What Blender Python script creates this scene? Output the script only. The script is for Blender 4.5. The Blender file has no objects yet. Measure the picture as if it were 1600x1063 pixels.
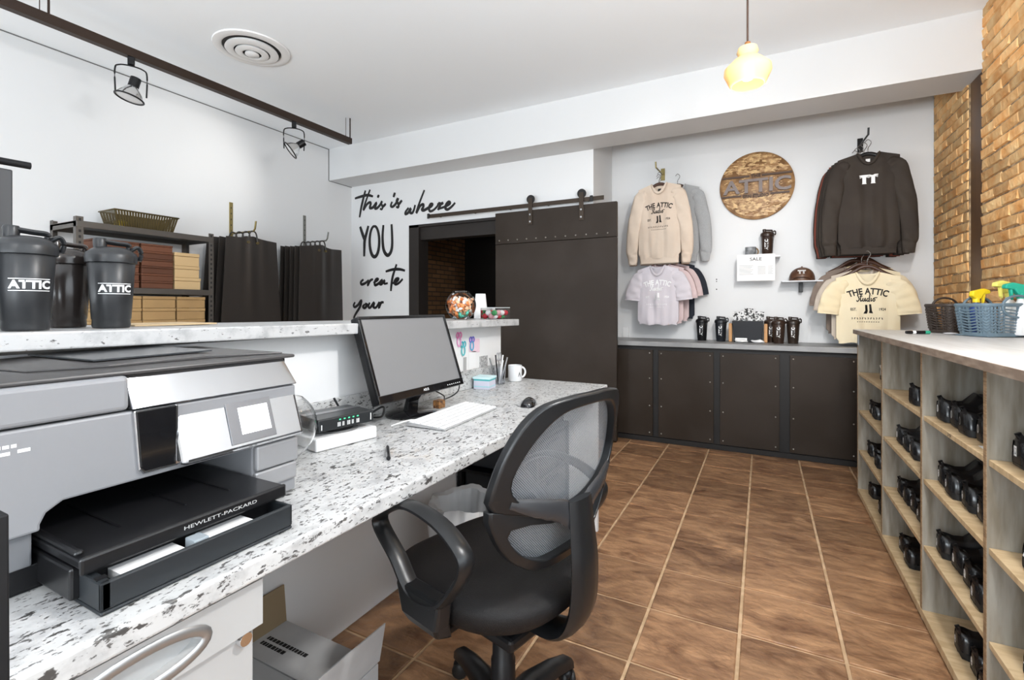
import bpy, bmesh, math, random
from math import sin, cos, pi, radians as rad, atan2, sqrt
from mathutils import Vector, Matrix, noise
from mathutils.bvhtree import BVHTree
random.seed(7)
S = bpy.context.scene
COL = S.collection
# ---------------------------------------------------------------- camera
ZC, FPX, YAW, CY = 1.226, 751.1, rad(27.51), 480.7
cam = bpy.data.cameras.new('camera'); camo = bpy.data.objects.new('camera', cam); COL.objects.link(camo)
camo.location = (0, 0, ZC); camo.rotation_euler = (pi/2, 0, YAW)
cam.sensor_width = 36; cam.lens = FPX/1600*36; cam.shift_y = -(531.5-CY)/1600
cam.clip_start = .02
S.camera = camo
S.view_settings.view_transform = 'Standard'; S.view_settings.look = 'None'
S.view_settings.exposure = 0.52; S.view_settings.gamma = 1; S.view_settings.use_curve_mapping = False
# ---------------------------------------------------------------- world and lights
w = bpy.data.worlds.new('sky'); S.world = w; w.use_nodes = True
w.node_tree.nodes['Background'].inputs[0].default_value = (.86, .93, 1, 1)
w.node_tree.nodes['Background'].inputs[1].default_value = 1.2
def area(name, loc, rot, sx, sy, power, col=(1, 1, 1)):
    l = bpy.data.lights.new(name, 'AREA'); l.shape = 'RECTANGLE'; l.size = sx; l.size_y = sy
    l.energy = power; l.color = col
    o = bpy.data.objects.new(name, l); COL.objects.link(o); o.location = loc; o.rotation_euler = rot
    return o
# daylight added through assumed storefront windows behind the camera
for x in (-3.55, -1.64, .27):
    area('window_daylight', (x, -2.80, 1.75), (rad(90), 0, 0), 1.6, 2.2, 7, (.90, .955, 1))
    area('pavement_bounce', (x, -3.1, .75), (rad(122), 0, 0), 1.6, 1.0, 74, (.84, .93, 1))  # added fill light aimed upward to brighten the ceiling
# light added for an assumed side window in the right wall, beside the camera
area('window_daylight', (1.60, -.1, 1.85), (rad(90), 0, rad(90)), 2.6, 1.7, 28, (.86, .94, 1))
def point(name, loc, power, r, col):
    l = bpy.data.lights.new(name, 'POINT'); l.energy = power; l.shadow_soft_size = r; l.color = col
    o = bpy.data.objects.new(name, l); COL.objects.link(o); o.location = loc
    return o
def spotlamp(name, loc, to, power, deg, r, col):
    l = bpy.data.lights.new(name, 'SPOT'); l.energy = power; l.spot_size = rad(deg); l.spot_blend = .75; l.shadow_soft_size = r; l.color = col
    o = bpy.data.objects.new(name, l); COL.objects.link(o); o.location = loc
    o.rotation_euler = (Vector(to)-Vector(loc)).to_track_quat('-Z', 'Y').to_euler()
    return o
# ---------------------------------------------------------------- materials
MATS = {}
def mat(name, col, rough=.5, metal=0., col2=None, nscale=8., ramp=(.4, .6), bump=0., bscale=40., stretch=(1, 1, 1),
        rnd=0., dist=0., alpha=1., trans=0., emit=None, spec=.5, coat=0., ior=1.45, detail=4.):
    if name in MATS: return MATS[name]
    m = bpy.data.materials.new(name); m.use_nodes = True; nt = m.node_tree; N = nt.nodes; L = nt.links
    b = N['Principled BSDF']; I = b.inputs
    I['Base Color'].default_value = (*col, 1); I['Roughness'].default_value = rough; I['Metallic'].default_value = metal
    I['Specular IOR Level'].default_value = spec; I['Coat Weight'].default_value = coat; I['IOR'].default_value = ior
    I['Transmission Weight'].default_value = trans; I['Alpha'].default_value = alpha
    if emit: I['Emission Color'].default_value = (*emit[0], 1); I['Emission Strength'].default_value = emit[1]
    if col2 or bump or rnd:
        tc = N.new('ShaderNodeTexCoord'); mp = N.new('ShaderNodeMapping'); mp.inputs['Scale'].default_value = stretch
        oi = N.new('ShaderNodeObjectInfo'); ml = N.new('ShaderNodeMath'); ml.operation = 'MULTIPLY'; ml.inputs[1].default_value = 37.
        L.new(oi.outputs['Random'], ml.inputs[0]); L.new(ml.outputs[0], mp.inputs['Location'])
        L.new(tc.outputs['Object'], mp.inputs['Vector'])
    src = None
    if col2:
        n = N.new('ShaderNodeTexNoise'); n.inputs['Scale'].default_value = nscale; n.inputs['Detail'].default_value = detail; n.inputs['Distortion'].default_value = dist; n.inputs['Roughness'].default_value = .5+.12*(dist > 0)
        L.new(mp.outputs[0], n.inputs['Vector'])
        r = N.new('ShaderNodeValToRGB'); r.color_ramp.elements[0].position = ramp[0]; r.color_ramp.elements[1].position = ramp[1]
        r.color_ramp.elements[0].color = (*col, 1); r.color_ramp.elements[1].color = (*col2, 1)
        L.new(n.outputs['Fac'], r.inputs[0]); src = r.outputs[0]
    if rnd:
        h = N.new('ShaderNodeHueSaturation'); mr = N.new('ShaderNodeMapRange')
        mr.inputs['To Min'].default_value = 1-rnd; mr.inputs['To Max'].default_value = 1+rnd
        L.new(oi.outputs['Random'], mr.inputs['Value']); L.new(mr.outputs[0], h.inputs['Value'])
        if src: L.new(src, h.inputs['Color'])
        else: h.inputs['Color'].default_value = (*col, 1)
        src = h.outputs[0]
    if src: L.new(src, I['Base Color'])
    if bump:
        n2 = N.new('ShaderNodeTexNoise'); n2.inputs['Scale'].default_value = bscale; n2.inputs['Detail'].default_value = 6
        L.new(mp.outputs[0], n2.inputs['Vector'])
        bp = N.new('ShaderNodeBump'); bp.inputs['Strength'].default_value = bump; bp.inputs['Distance'].default_value = .01
        L.new(n2.outputs['Fac'], bp.inputs['Height']); L.new(bp.outputs[0], I['Normal'])
    MATS[name] = m
    return m
def nodes(m): return m.node_tree.nodes, m.node_tree.links, m.node_tree.nodes['Principled BSDF']
def granite(name, base, spots, brown, dens):
    m = mat(name, base, .32); N, L, b = nodes(m)
    tc = N.new('ShaderNodeTexCoord')
    def layer(prev, scale, p0, p1, col, st=(1, 1, 1), rot=.5):
        mp = N.new('ShaderNodeMapping'); mp.inputs['Scale'].default_value = st; mp.inputs['Rotation'].default_value = (rot*.6, rot*.3, rot)
        L.new(tc.outputs['Object'], mp.inputs[0])
        n = N.new('ShaderNodeTexNoise'); n.inputs['Scale'].default_value = scale; n.inputs['Detail'].default_value = 5; n.inputs['Roughness'].default_value = .62
        L.new(mp.outputs[0], n.inputs['Vector'])
        r = N.new('ShaderNodeValToRGB'); r.color_ramp.elements[0].position = p0; r.color_ramp.elements[1].position = p1
        L.new(n.outputs['Fac'], r.inputs[0])
        x = N.new('ShaderNodeMix'); x.data_type = 'RGBA'; x.inputs['B'].default_value = (*col, 1)
        L.new(r.outputs[0], x.inputs['Factor'])
        if prev: L.new(prev, x.inputs['A'])
        else: x.inputs['A'].default_value = (*base, 1)
        return x.outputs['Result']
    s = layer(None, 16, .48, .72, (base[0]*.62, base[1]*.62, base[2]*.63))
    s = layer(s, 7, .60-dens*.0, .80, brown, rot=1.1)
    s = layer(s, 62, .590-dens, .625-dens, spots, (1, .5, 1), .9)
    s = layer(s, 130, .585-dens, .63-dens, (spots[0]*1.6, spots[1]*1.6, spots[2]*1.6), (1, .5, 1), 2.2)
    L.new(s, b.inputs['Base Color'])
    return m
# common materials
BEAM = mat('beam_paint', (.66, .665, .67), .6)  # same white paint as the walls, darkened to offset strong light here
WALL = mat('white_paint', (.74, .745, .75), .55, bump=.03, bscale=120)
CEIL = mat('ceiling_paint', (.88, .91, .94), .7)
DKP = mat('dark_gap', (.03, .03, .03), .8)
GRAN = granite('speckled_laminate', (.57, .57, .565), (.07, .067, .065), (.50, .42, .34), .0)
LEDGE = granite('pale_stone_laminate', (.50, .50, .50), (.10, .095, .095), (.54, .53, .51), -.045)
BLK = mat('black_plastic', (.008, .008, .009), .36, spec=.35)
BLKM = mat('black_matte', (.010, .010, .011), .6, spec=.3)
BLKG = mat('black_gloss', (.008, .008, .009), .08, coat=.4)
CHROME = mat('chrome', (.75, .76, .78), .12, 1.)
STEEL = mat('brushed_steel', (.45, .45, .46), .35, 1.)
GUN = mat('dark_bronze_steel', (.026, .018, .0125), .45, .0, col2=(.034, .025, .019), nscale=2.5, spec=.25)
BLKSTEEL = mat('black_steel_frame', (.010, .009, .009), .55)
WHITE = mat('white_plastic', (.82, .82, .82), .4)
PAPER = mat('white_paper', (.85, .85, .85), .8)
INK = mat('black_ink', (.012, .012, .012), .7)
WINK = mat('white_ink', (.85, .85, .85), .6)
# ---------------------------------------------------------------- mesh helpers
class M:
    def __init__(s): s.v = []; s.f = []
    def add(s, v, f):
        o = len(s.v); s.v += [tuple(x) for x in v]; s.f += [tuple(i+o for i in q) for q in f]; return s
    def box(s, x0, x1, y0, y1, z0, z1):
        v = [(x, y, z) for z in (z0, z1) for y in (y0, y1) for x in (x0, x1)]
        return s.add(v, [(0, 2, 3, 1), (4, 5, 7, 6), (0, 1, 5, 4), (2, 6, 7, 3), (0, 4, 6, 2), (1, 3, 7, 5)])
    def hexa(s, b, t):   # four bottom points, four top points (same winding)
        return s.add(list(b)+list(t), [(3, 2, 1, 0), (4, 5, 6, 7)]+[(i, (i+1) % 4, (i+1) % 4+4, i+4) for i in range(4)])
    def prism(s, pts, a, b, ax='y'):   # 2-D outline extruded from a to b along an axis
        def p(q, t): return {'y': (q[0], t, q[1]), 'x': (t, q[0], q[1]), 'z': (q[0], q[1], t)}[ax]
        n = len(pts); v = [p(q, a) for q in pts]+[p(q, b) for q in pts]
        return s.add(v, [tuple(range(n)), tuple(range(2*n-1, n-1, -1))]+[(i, i+n, (i+1) % n+n, (i+1) % n) for i in range(n)])
    def lathe(s, prof, n=24, c=(0, 0, 0), ax='z', cap=True, arc=2*pi):
        v = []
        for r, h in prof:
            for i in range(n):
                a = arc*i/n; x, y = r*cos(a), r*sin(a)
                q = {'z': (x, y, h), 'y': (x, h, y), 'x': (h, x, y)}[ax]
                v.append((q[0]+c[0], q[1]+c[1], q[2]+c[2]))
        f = [(k*n+i, k*n+(i+1) % n, (k+1)*n+(i+1) % n, (k+1)*n+i) for k in range(len(prof)-1) for i in range(n)]
        if cap: f += [tuple(range(n-1, -1, -1)), tuple((len(prof)-1)*n+i for i in range(n))]
        return s.add(v, f)
    def loft(s, rings, cap=True, closed=False):
        n = len(rings[0]); v = [p for r in rings for p in r]; K = len(rings)
        f = [(k % K*n+i, k % K*n+(i+1) % n, (k+1) % K*n+(i+1) % n, (k+1) % K*n+i) for k in range(K if closed else K-1) for i in range(n)]
        if cap and not closed: f += [tuple(range(n-1, -1, -1)), tuple((K-1)*n+i for i in range(n))]
        return s.add(v, f)
    def tube(s, pts, r, n=8, closed=False, flat=None, up=(0, 0, 1), cap=True):
        # r: number or one per point; flat=(a,b): section half sizes across 'side' and 'up'
        P = [Vector(p) for p in pts]; K = len(P); rings = []
        for i in range(K):
            if closed: t = P[(i+1) % K]-P[i-1]
            else: t = P[min(i+1, K-1)]-P[max(i-1, 0)]
            t.normalize(); u = Vector(up); sd = t.cross(u)
            if sd.length < 1e-4: sd = t.cross(Vector((1, .01, 0)))
            sd.normalize(); uu = sd.cross(t).normalized()
            rr = r[i] if isinstance(r, (list, tuple)) else r
            a, b = (flat if flat else (1, 1))
            if flat and n == 4: q = [(1, 1), (-1, 1), (-1, -1), (1, -1)]
            else: q = [(cos(2*pi*j/n), sin(2*pi*j/n)) for j in range(n)]
            rings.append([P[i]+sd*(x*a*rr)+uu*(y*b*rr) for x, y in q])
        return s.loft(rings, cap, closed)
    def sphere(s, c, r, n=14, m=9, sc=(1, 1, 1)):
        prof = [(max(1e-5, r*sin(pi*k/m)), -r*cos(pi*k/m)) for k in range(m+1)]
        v0 = len(s.v); s.lathe(prof, n, (0, 0, 0))
        for i in range(v0, len(s.v)):
            x, y, z = s.v[i]; s.v[i] = (x*sc[0]+c[0], y*sc[1]+c[1], z*sc[2]+c[2])
        return s
    def move(s, d=(0, 0, 0), rz=0., rx=0., ry=0.):
        T = Matrix.Translation(d) @ Matrix.Rotation(rz, 4, 'Z') @ Matrix.Rotation(ry, 4, 'Y') @ Matrix.Rotation(rx, 4, 'X')
        s.v = [tuple(T @ Vector(p)) for p in s.v]; return s
    def map(s, fn): s.v = [tuple(fn(*p)) for p in s.v]; return s
    def build(s, name, m, parent=None, bevel=0., smooth=False, loc=None, seg=2, sub=0, world=False):
        if world and parent:
            o = parent.location; s.v = [(p[0]-o[0], p[1]-o[1], p[2]-o[2]) for p in s.v]
        me = bpy.data.meshes.new(name); me.from_pydata(s.v, [], s.f)
        bm = bmesh.new(); bm.from_mesh(me); bmesh.ops.recalc_face_normals(bm, faces=bm.faces); bm.to_mesh(me); bm.free()
        me.materials.append(m)
        if smooth:
            me.polygons.foreach_set('use_smooth', [True]*len(me.polygons))
            me.set_sharp_from_angle(angle=rad(50))
        ob = bpy.data.objects.new(name, me); COL.objects.link(ob)
        if parent: ob.parent = parent
        if loc: ob.location = loc
        if bevel:
            b = ob.modifiers.new('bevel', 'BEVEL'); b.width = bevel; b.segments = seg; b.limit_method = 'ANGLE'; b.angle_limit = rad(40)
        if sub:
            q = ob.modifiers.new('sub', 'SUBSURF'); q.levels = sub; q.render_levels = sub
        return ob
def thing(name, label, cat, loc=(0, 0, 0), rz=0., group=None):
    o = bpy.data.objects.new(name, None); COL.objects.link(o); o.empty_display_size = .05
    o.location = loc; o.rotation_euler = (0, 0, rz); return tag(o, label, cat, group)
def tag(o, label, cat, group=None):
    o['label'] = label; o['category'] = cat
    if group: o['group'] = group
    return o
def struct(o, label=None):
    o['kind'] = 'structure'
    if label: o['label'] = label
    return o
def dup(o, parent=None, loc=None, rz=None, label=None):
    c = o.copy(); COL.objects.link(c); c.parent = parent
    if loc: c.location = loc
    if rz is not None: c.rotation_euler = (0, 0, rz)
    if label: c['label'] = label
    for ch in list(o.children): dup(ch, c)
    return c
def catmull(P, k=6, closed=False):
    P = [Vector(p) for p in P]; n = len(P); out = []
    for i in range(n if closed else n-1):
        if closed: a, b, c, d = P[i-1], P[i], P[(i+1) % n], P[(i+2) % n]
        else: a, b, c, d = P[max(i-1, 0)], P[i], P[i+1], P[min(i+2, n-1)]
        for j in range(k):
            t = j/k
            out.append(.5*((2*b)+(c-a)*t+(2*a-5*b+4*c-d)*t*t+(3*b-a-3*c+d)*t**3))
    if not closed: out.append(P[-1])
    return out
TXT = {}
def text(body, bold=0., shear=0., res=3):
    """flat lettering as (verts, faces), unit cap height, centred on x, baseline 0"""
    key = (body, bold, shear)
    if key not in TXT:
        cu = bpy.data.curves.new('t', 'FONT'); cu.body = body; cu.resolution_u = res; cu.offset = bold; cu.shear = shear; cu.size = 1.45
        cu.align_x = 'CENTER'; ob = bpy.data.objects.new('t', cu); COL.objects.link(ob)
        bpy.context.view_layer.update()
        me = bpy.data.meshes.new_from_object(ob.evaluated_get(bpy.context.evaluated_depsgraph_get()))
        TXT[key] = ([tuple(v.co) for v in me.vertices], [tuple(p.vertices) for p in me.polygons])
        bpy.data.objects.remove(ob); bpy.data.curves.remove(cu); bpy.data.meshes.remove(me)
    return TXT[key]
def letters(body, o, ux, uy, h, wid=None, bold=0., shear=0., depth=0., mm=None, fn=None):
    """lettering in the plane (o, ux, uy), cap height h, stretched to width wid; fn bends (x,y)->(x,y)"""
    v, f = text(body, bold, shear); o, ux, uy = Vector(o), Vector(ux), Vector(uy)
    xs = [p[0] for p in v]; sx = (wid/(max(xs)-min(xs))) if wid else h; cx = (max(xs)+min(xs))/2
    Q = [((p[0]-cx)*sx, p[1]*h) for p in v]
    if fn: Q = [fn(*q) for q in Q]
    mm = mm or M(); n = len(v); nn = ux.cross(uy)
    if depth:
        top = [o+ux*x+uy*y+nn*depth for x, y in Q]; bot = [o+ux*x+uy*y for x, y in Q]
        ed = {}
        for q in f:
            for i in range(len(q)):
                e = (q[i], q[(i+1) % len(q)]); ed[e] = 1
        side = [(a, b, b+n, a+n) for a, b in ed if (b, a) not in ed]
        mm.add(bot+top, [tuple(i+n for i in q) for q in f]+[tuple(q) for q in side])
    else: mm.add([o+ux*x+uy*y for x, y in Q], f)
    return mm
def drape(mm, target, d, off=.002):
    """press flat lettering onto a mesh object along direction d (both in the same space)"""
    bv = BVHTree.FromPolygons([tuple(v.co) for v in target.data.vertices], [tuple(p.vertices) for p in target.data.polygons])
    d = Vector(d).normalized(); out = []
    for p in mm.v:
        h = bv.ray_cast(Vector(p)-d*.5, d)[0]
        out.append(tuple((h if h else Vector(p))-d*off))
    mm.v = out; return mm
def arc_bend(R):  # bends a line of lettering over an arch of radius R
    return lambda x, y: ((R+y)*sin(x/R), (R+y)*cos(x/R)-R)
# ================================================================ the room
XL, XR, YF, YP, YB, ZT = -4.5, 1.22, -2.6, 4.35, 4.98, 3.079   # left, right, front, partition, back, ceiling
TILE = mat('slate_tile', (.105, .044, .021), .30, col2=(.50, .285, .150), nscale=5, ramp=(.28, .78), bump=1., bscale=16, stretch=(1, 1.7, 1), rnd=.20, detail=12, dist=1.1)
GROUT = mat('tan_grout', (.64, .45, .28), .8, col2=(.50, .34, .20), nscale=20)
fl = struct(M().box(XL-.2, XR+.2, YF-.2, 7.2, -.12, -.006).build('floor', GROUT), 'brown slate tile floor with tan grout')
P_, TX, TY = .335, -1.0812, 4.0124
def slab(wx, wy):
    g = .006; m = M(); b = .004
    xa, ya = wx/2-g, wy/2-g
    def rect(a, c, z): return [(-a, -c, z), (a, -c, z), (a, c, z), (-a, c, z)]
    m.loft([rect(xa, ya, -.006), rect(xa, ya, -.0022), rect(xa-b, ya-b, 0)], True)
    return m
tile0 = None
k0, k1 = -3, 8
for i in range(k0, k1):
    for j in range(-2, 16):
        cx, cyy = TX+(i+.5)*P_, TY-(j-.5)*P_
        if tile0 is None: t = tile0 = slab(P_, P_).build('tile', TILE, fl)
        else: t = tile0.copy(); COL.objects.link(t)
        t.location = (cx, cyy, 0)
        t.rotation_euler = (0, 0, random.choice((0, pi)))
struct(M().box(XL-.2, XR+.2, YF-.2, YP-.34, ZT, ZT+.1).box(XL-.2, XR+.2, YP-.34, 7.2, ZT, ZT+.1).build('ceiling', CEIL), 'white painted ceiling')
struct(M().box(XL-.15, XL, YF, YP+.06, 0, ZT).build('wall_left', WALL), 'white painted side wall behind the counter')
# partition with the doorway, its return and the far room behind it
OX0, OX1, OZ = -3.59, -2.30, 2.165
struct(M().box(XL, OX0, YP, YP+.12, 0, ZT).box(OX1, -1.405, YP, YP+.12, 0, ZT).box(OX0, OX1, YP, YP+.12, OZ, ZT)
       .box(-1.52, -1.405, YP+.12, YB, 0, ZT).build('wall_partition', WALL), 'white partition wall with lettering and doorway')
struct(M().box(-1.52, XR+.2, YB, YB+.12, 0, ZT).build('wall_back', WALL), 'white back wall hung with merchandise')
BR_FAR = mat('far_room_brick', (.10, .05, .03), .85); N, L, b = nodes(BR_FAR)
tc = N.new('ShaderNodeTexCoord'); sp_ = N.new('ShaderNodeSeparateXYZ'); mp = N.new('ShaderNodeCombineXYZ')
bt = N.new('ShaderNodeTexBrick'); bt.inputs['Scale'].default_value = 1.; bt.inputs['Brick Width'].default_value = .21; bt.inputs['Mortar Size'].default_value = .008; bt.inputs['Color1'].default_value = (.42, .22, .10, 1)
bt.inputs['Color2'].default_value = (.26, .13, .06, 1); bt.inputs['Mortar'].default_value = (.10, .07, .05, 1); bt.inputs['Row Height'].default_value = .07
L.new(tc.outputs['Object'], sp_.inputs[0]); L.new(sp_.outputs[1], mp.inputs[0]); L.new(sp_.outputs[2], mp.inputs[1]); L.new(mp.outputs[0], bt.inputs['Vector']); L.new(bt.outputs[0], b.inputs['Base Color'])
struct(M().box(XL, -1.5, 6.9, 7.0, 0, ZT).build('wall_far', mat('dark_wall', (.022, .019, .017), .9)), 'dark end wall of the room beyond the doorway')  # dimness of the room beyond is put into the wall colour
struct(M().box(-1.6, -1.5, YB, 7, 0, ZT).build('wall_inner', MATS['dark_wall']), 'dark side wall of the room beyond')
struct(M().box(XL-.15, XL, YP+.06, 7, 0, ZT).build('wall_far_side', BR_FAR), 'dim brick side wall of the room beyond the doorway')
# brick wall, right: mortar bed with separate bricks proud of it
MORT = mat('mortar', (.46, .33, .20), .95, col2=(.22, .15, .09), nscale=30)
BRICK = mat('brick', (.68, .315, .095), .85, col2=(.84, .58, .29), nscale=9, ramp=(.3, .7), bump=.9, bscale=28, rnd=.30, detail=6)
RWY0, RWY1, RWZ0, RWZ1 = -1.4, 1.2, 1.0, 2.7
bw = struct(M().box(XR, XR+.2, 2.9, 4.02, 0, ZT).box(XR, XR+.2, 4.235, YB, 0, ZT).box(XR+.10, XR+.2, 4.02, 4.235, 0, ZT).build('wall_right', MORT), 'exposed orange brick wall')
def brick_mesh(w, h, seed):
    r = random.Random(seed); m = M(); d = .007; q = .005
    def j(a): return a+r.uniform(-.004, .004)
    out = [(0, j(-w/2), j(-h/2)), (0, j(w/2), j(-h/2)), (0, j(w/2), j(h/2)), (0, j(-w/2), j(h/2))]
    fr = [(-d-r.uniform(-.003, .004), y*(1-2*q/w), z*(1-2*q/h)) for _, y, z in out]
    md = (-d-r.uniform(-.001, .003), r.uniform(-.02, .02), 0)
    m.loft([out, fr], False); o = len(m.v); m.v.append(md); m.f += [(o-4+i, o-4+(i+1) % 4, o) for i in range(4)]
    return m
bm_ = [brick_mesh(.197, .060, s).build('brick', BRICK, bw) for s in range(6)]
bh_ = [brick_mesh(.095, .060, s+20).build('brick', BRICK, bw) for s in range(3)]
used = set(); ch, bl = .068, .205; cnt = 0
for r in range(30):
    z = 1.055+r*ch+.034
    for (ya, yb) in ((3.02, 4.015), (4.24, YB)):
        y = ya+(.0 if r % 2 else .0); first = True
        while y < yb-.03:
            half = (first and r % 2) or (yb-y < .15)
            l = .102 if half else bl
            src = (bh_ if half else bm_)[random.randrange(3 if half else 6)]
            if src.name in used: o = src.copy(); COL.objects.link(o)
            else: o = src; used.add(src.name)
            o.location = (XR, min(y+l/2, yb-l/2+.01), z+random.uniform(-.003, .003)); o.rotation_euler = (random.uniform(-.012, .012), 0, 0)
            y += l; first = False; cnt += 1
for o in bm_+bh_:
    if o.name not in used: bpy.data.objects.remove(o)
rw_ = struct(M().box(XR, XR+.2, YF, 2.9, 0, RWZ0).box(XR, XR+.2, YF, 2.9, RWZ1, ZT).box(XR, XR+.2, YF, RWY0, RWZ0, RWZ1).box(XR, XR+.2, RWY1, 2.9, RWZ0, RWZ1).build('wall_side', WALL), 'white plaster wall beside the camera')
POST = mat('brown_steel_post', (.16, .085, .040), .38, .2, col2=(.10, .05, .025), nscale=3, stretch=(1, 1, .3))
struct(M().box(XR+.005, XR+.10, 4.025, 4.23, 0, 2.72).build('trim_1', POST), 'brown post let into the brick wall under the beam')
# beam under the ceiling
struct(M().box(XL, XR+.012, 4.0, YP, 2.711, ZT).build('trim_2', BEAM), 'white painted ceiling beam')
# dark strips painted in for the shadow gaps between left wall, ceiling and beam
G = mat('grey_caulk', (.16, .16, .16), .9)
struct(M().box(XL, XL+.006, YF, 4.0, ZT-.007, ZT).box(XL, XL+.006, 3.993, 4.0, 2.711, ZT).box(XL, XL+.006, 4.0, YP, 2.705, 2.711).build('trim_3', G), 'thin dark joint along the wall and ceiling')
# storefront wall with assumed, unseen windows behind the camera
wx = [(-4.35, -2.75), (-2.44, -.84), (-.53, 1.07)]
m = M().box(XL, XR, YF-.15, YF, 0, .55).box(XL, XR, YF-.15, YF, 2.85, ZT)
for a, c in ((XL, -4.35), (-2.75, -2.44), (-.84, -.53), (1.07, XR)): m.box(a, c, YF-.15, YF, .55, 2.85)
struct(m.build('wall_front', WALL), 'storefront wall behind the camera')
PANE = mat('window_glass', (.9, .95, 1), .0); N, L, b = nodes(PANE)
tr = N.new('ShaderNodeBsdfTransparent'); mx = N.new('ShaderNodeMixShader'); mx.inputs[0].default_value = .06
gl = N.new('ShaderNodeBsdfGlossy'); gl.inputs['Roughness'].default_value = .02
L.new(tr.outputs[0], mx.inputs[1]); L.new(gl.outputs[0], mx.inputs[2]); L.new(mx.outputs[0], N['Material Output'].inputs[0])
q = struct(M().box(XR+.14, XR+.19, RWY0, RWY1, RWZ0, RWZ0+.05).box(XR+.14, XR+.19, RWY0, RWY1, RWZ1-.05, RWZ1).box(XR+.14, XR+.19, RWY0, RWY0+.05, RWZ0+.05, RWZ1-.05).box(XR+.14, XR+.19, RWY1-.05, RWY1, RWZ0+.05, RWZ1-.05).build('window_4', BLKSTEEL), 'side window beside the camera')  # window assumed here and added to give light from the right
M().box(XR+.162, XR+.168, RWY0+.05, RWY1-.05, RWZ0+.05, RWZ1-.05).build('pane', PANE, q)
for i, (a, c) in enumerate(wx):  # unseen windows, assumed and added to let daylight in from behind
    wd = struct(M().box(a, c, YF-.15, YF-.1, .55, .60).box(a, c, YF-.15, YF-.1, 2.80, 2.85).box(a, a+.05, YF-.15, YF-.1, .6, 2.8).box(c-.05, c, YF-.15, YF-.1, .6, 2.8)
                .build('window_%d' % (i+1), BLKSTEEL), 'storefront window behind the camera')
    M().box(a+.05, c-.05, YF-.128, YF-.122, .6, 2.8).build('pane', PANE, wd)
# half wall of the reception counter
HX = -1.41
HW = mat('counter_wall_paint', (.82, .82, .82), .5)
struct(M().box(HX-.11, HX, -.6, 2.56, 0, 1.125).build('wall_counter', HW), 'light grey half wall of the reception counter')
# doorway casing
CAS = mat('dark_bronze_casing', (.024, .020, .018), .5, spec=.3)
struct(M().box(OX0, OX0+.14, YP-.012, YP+.16, 0, OZ).box(OX0+.14, OX1, YP+.02, YP+.16, OZ-.17, OZ).box(OX0, OX1, YP-.012, YP+.02, OZ-.03, OZ)
       .build('trim_4', CAS), 'dark bronze casing of the doorway')
# ================================================================ counter ledge, desk
def zl(y): return 1.156+(2.6-y)*.0094      # the ledge runs very slightly out of level
LX0, LX1 = -1.76, -1.30
m = M(); y0, y1 = -.6, 2.59
m.hexa([(LX0, y0, zl(y0)-.038), (LX1, y0, zl(y0)-.038), (LX1, y1, zl(y1)-.038), (LX0, y1, zl(y1)-.038)],
       [(LX0, y0, zl(y0)), (LX1, y0, zl(y0)), (LX1, y1, zl(y1)), (LX0, y1, zl(y1))])
tag(m.build('counter_ledge', LEDGE, bevel=.004), 'pale stone-look ledge on top of the reception half wall', 'counter')
ZD, DX = .79, -.777
dk = thing('reception_desk', 'long white speckled laminate desk along the half wall', 'desk', (-1.1, 1.0, 0))
M().box(HX+.001, DX, -.6, 2.665, ZD-.039, ZD).build('worktop', GRAN, dk, bevel=.006, world=True, seg=3)
M().box(HX+.001, HX+.02, -.6, 2.555, ZD+.0005, ZD+.10).build('backsplash', GRAN, dk, bevel=.003, world=True)
M().box(HX+.001, DX-.02, 2.535, 2.562, .002, ZD-.04).build('end_panel', mat('white_panel', (.72, .72, .72), .5), dk, bevel=.002, world=True)
M().box(HX+.002, DX-.05, -.45, -.43, .002, ZD-.04).build('end_panel', MATS['white_panel'], dk, bevel=.002, world=True)
# drawer pedestal
CREAM = mat('warm_white_enamel', (.46, .46, .455), .42)
pd = thing('drawer_pedestal', 'warm white drawer pedestal with oval recessed pull under the printer', 'drawer unit', (-1.1, .36, 0))
M().box(-1.36, -.835, .15, .553, .03, .738).build('cabinet_body', CREAM, pd, bevel=.004, world=True)
def oval_front(x, y0, y1, z0, z1, pc, a, b):
    """drawer front with an oval recess"""
    n = 32; mm = M(); O = []; I = []
    for i in range(n):
        t = 2*pi*i/n; c_, s_ = cos(t), sin(t)
        k = min(((y1-y0)/2)/max(abs(c_), 1e-6), ((z1-z0)/2)/max(abs(s_), 1e-6))
        O.append((x, (y0+y1)/2+c_*k, (z0+z1)/2+s_*k)); I.append((x, pc[0]+a*c_, pc[1]+b*s_))
    B = [(x-.022, p[1], p[2]) for p in O]; D = [(x-.02, pc[0]+a*.93*cos(2*pi*i/n), pc[1]+b*.93*sin(2*pi*i/n)) for i in range(n)]
    mm.loft([B, O, I, D], True); return mm
dr = oval_front(-.80, .155, .562, .655, .738, (.372, .694), .088, .026)
d1 = dr.build('drawer', CREAM, pd, world=True)
pts = [(-.799, .372+.092*cos(t), .694+.029*sin(t)) for t in [2*pi*i/32 for i in range(32)]]
M().tube(pts, .0085, 8, True, flat=(1, .4), up=(1, 0, 0)).build('pull_rim', mat('satin_nickel', (.42, .42, .42), .35, .8), d1, smooth=True, world=False)
for o in d1.children: o.location = (1.1, -.36, 0)
M().box(-.835, -.812, .155, .552, .34, .65).build('drawer', CREAM, pd, bevel=.003, world=True)
M().box(-.835, -.812, .155, .552, .05, .335).build('drawer', CREAM, pd, bevel=.003, world=True)
M().lathe([(.0001, -.800), (.011, -.800), (.0125, -.803), (.0125, -.815)], 16, (0, .531, .645), 'x').build('lock', CHROME, pd, world=True, smooth=True)
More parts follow.
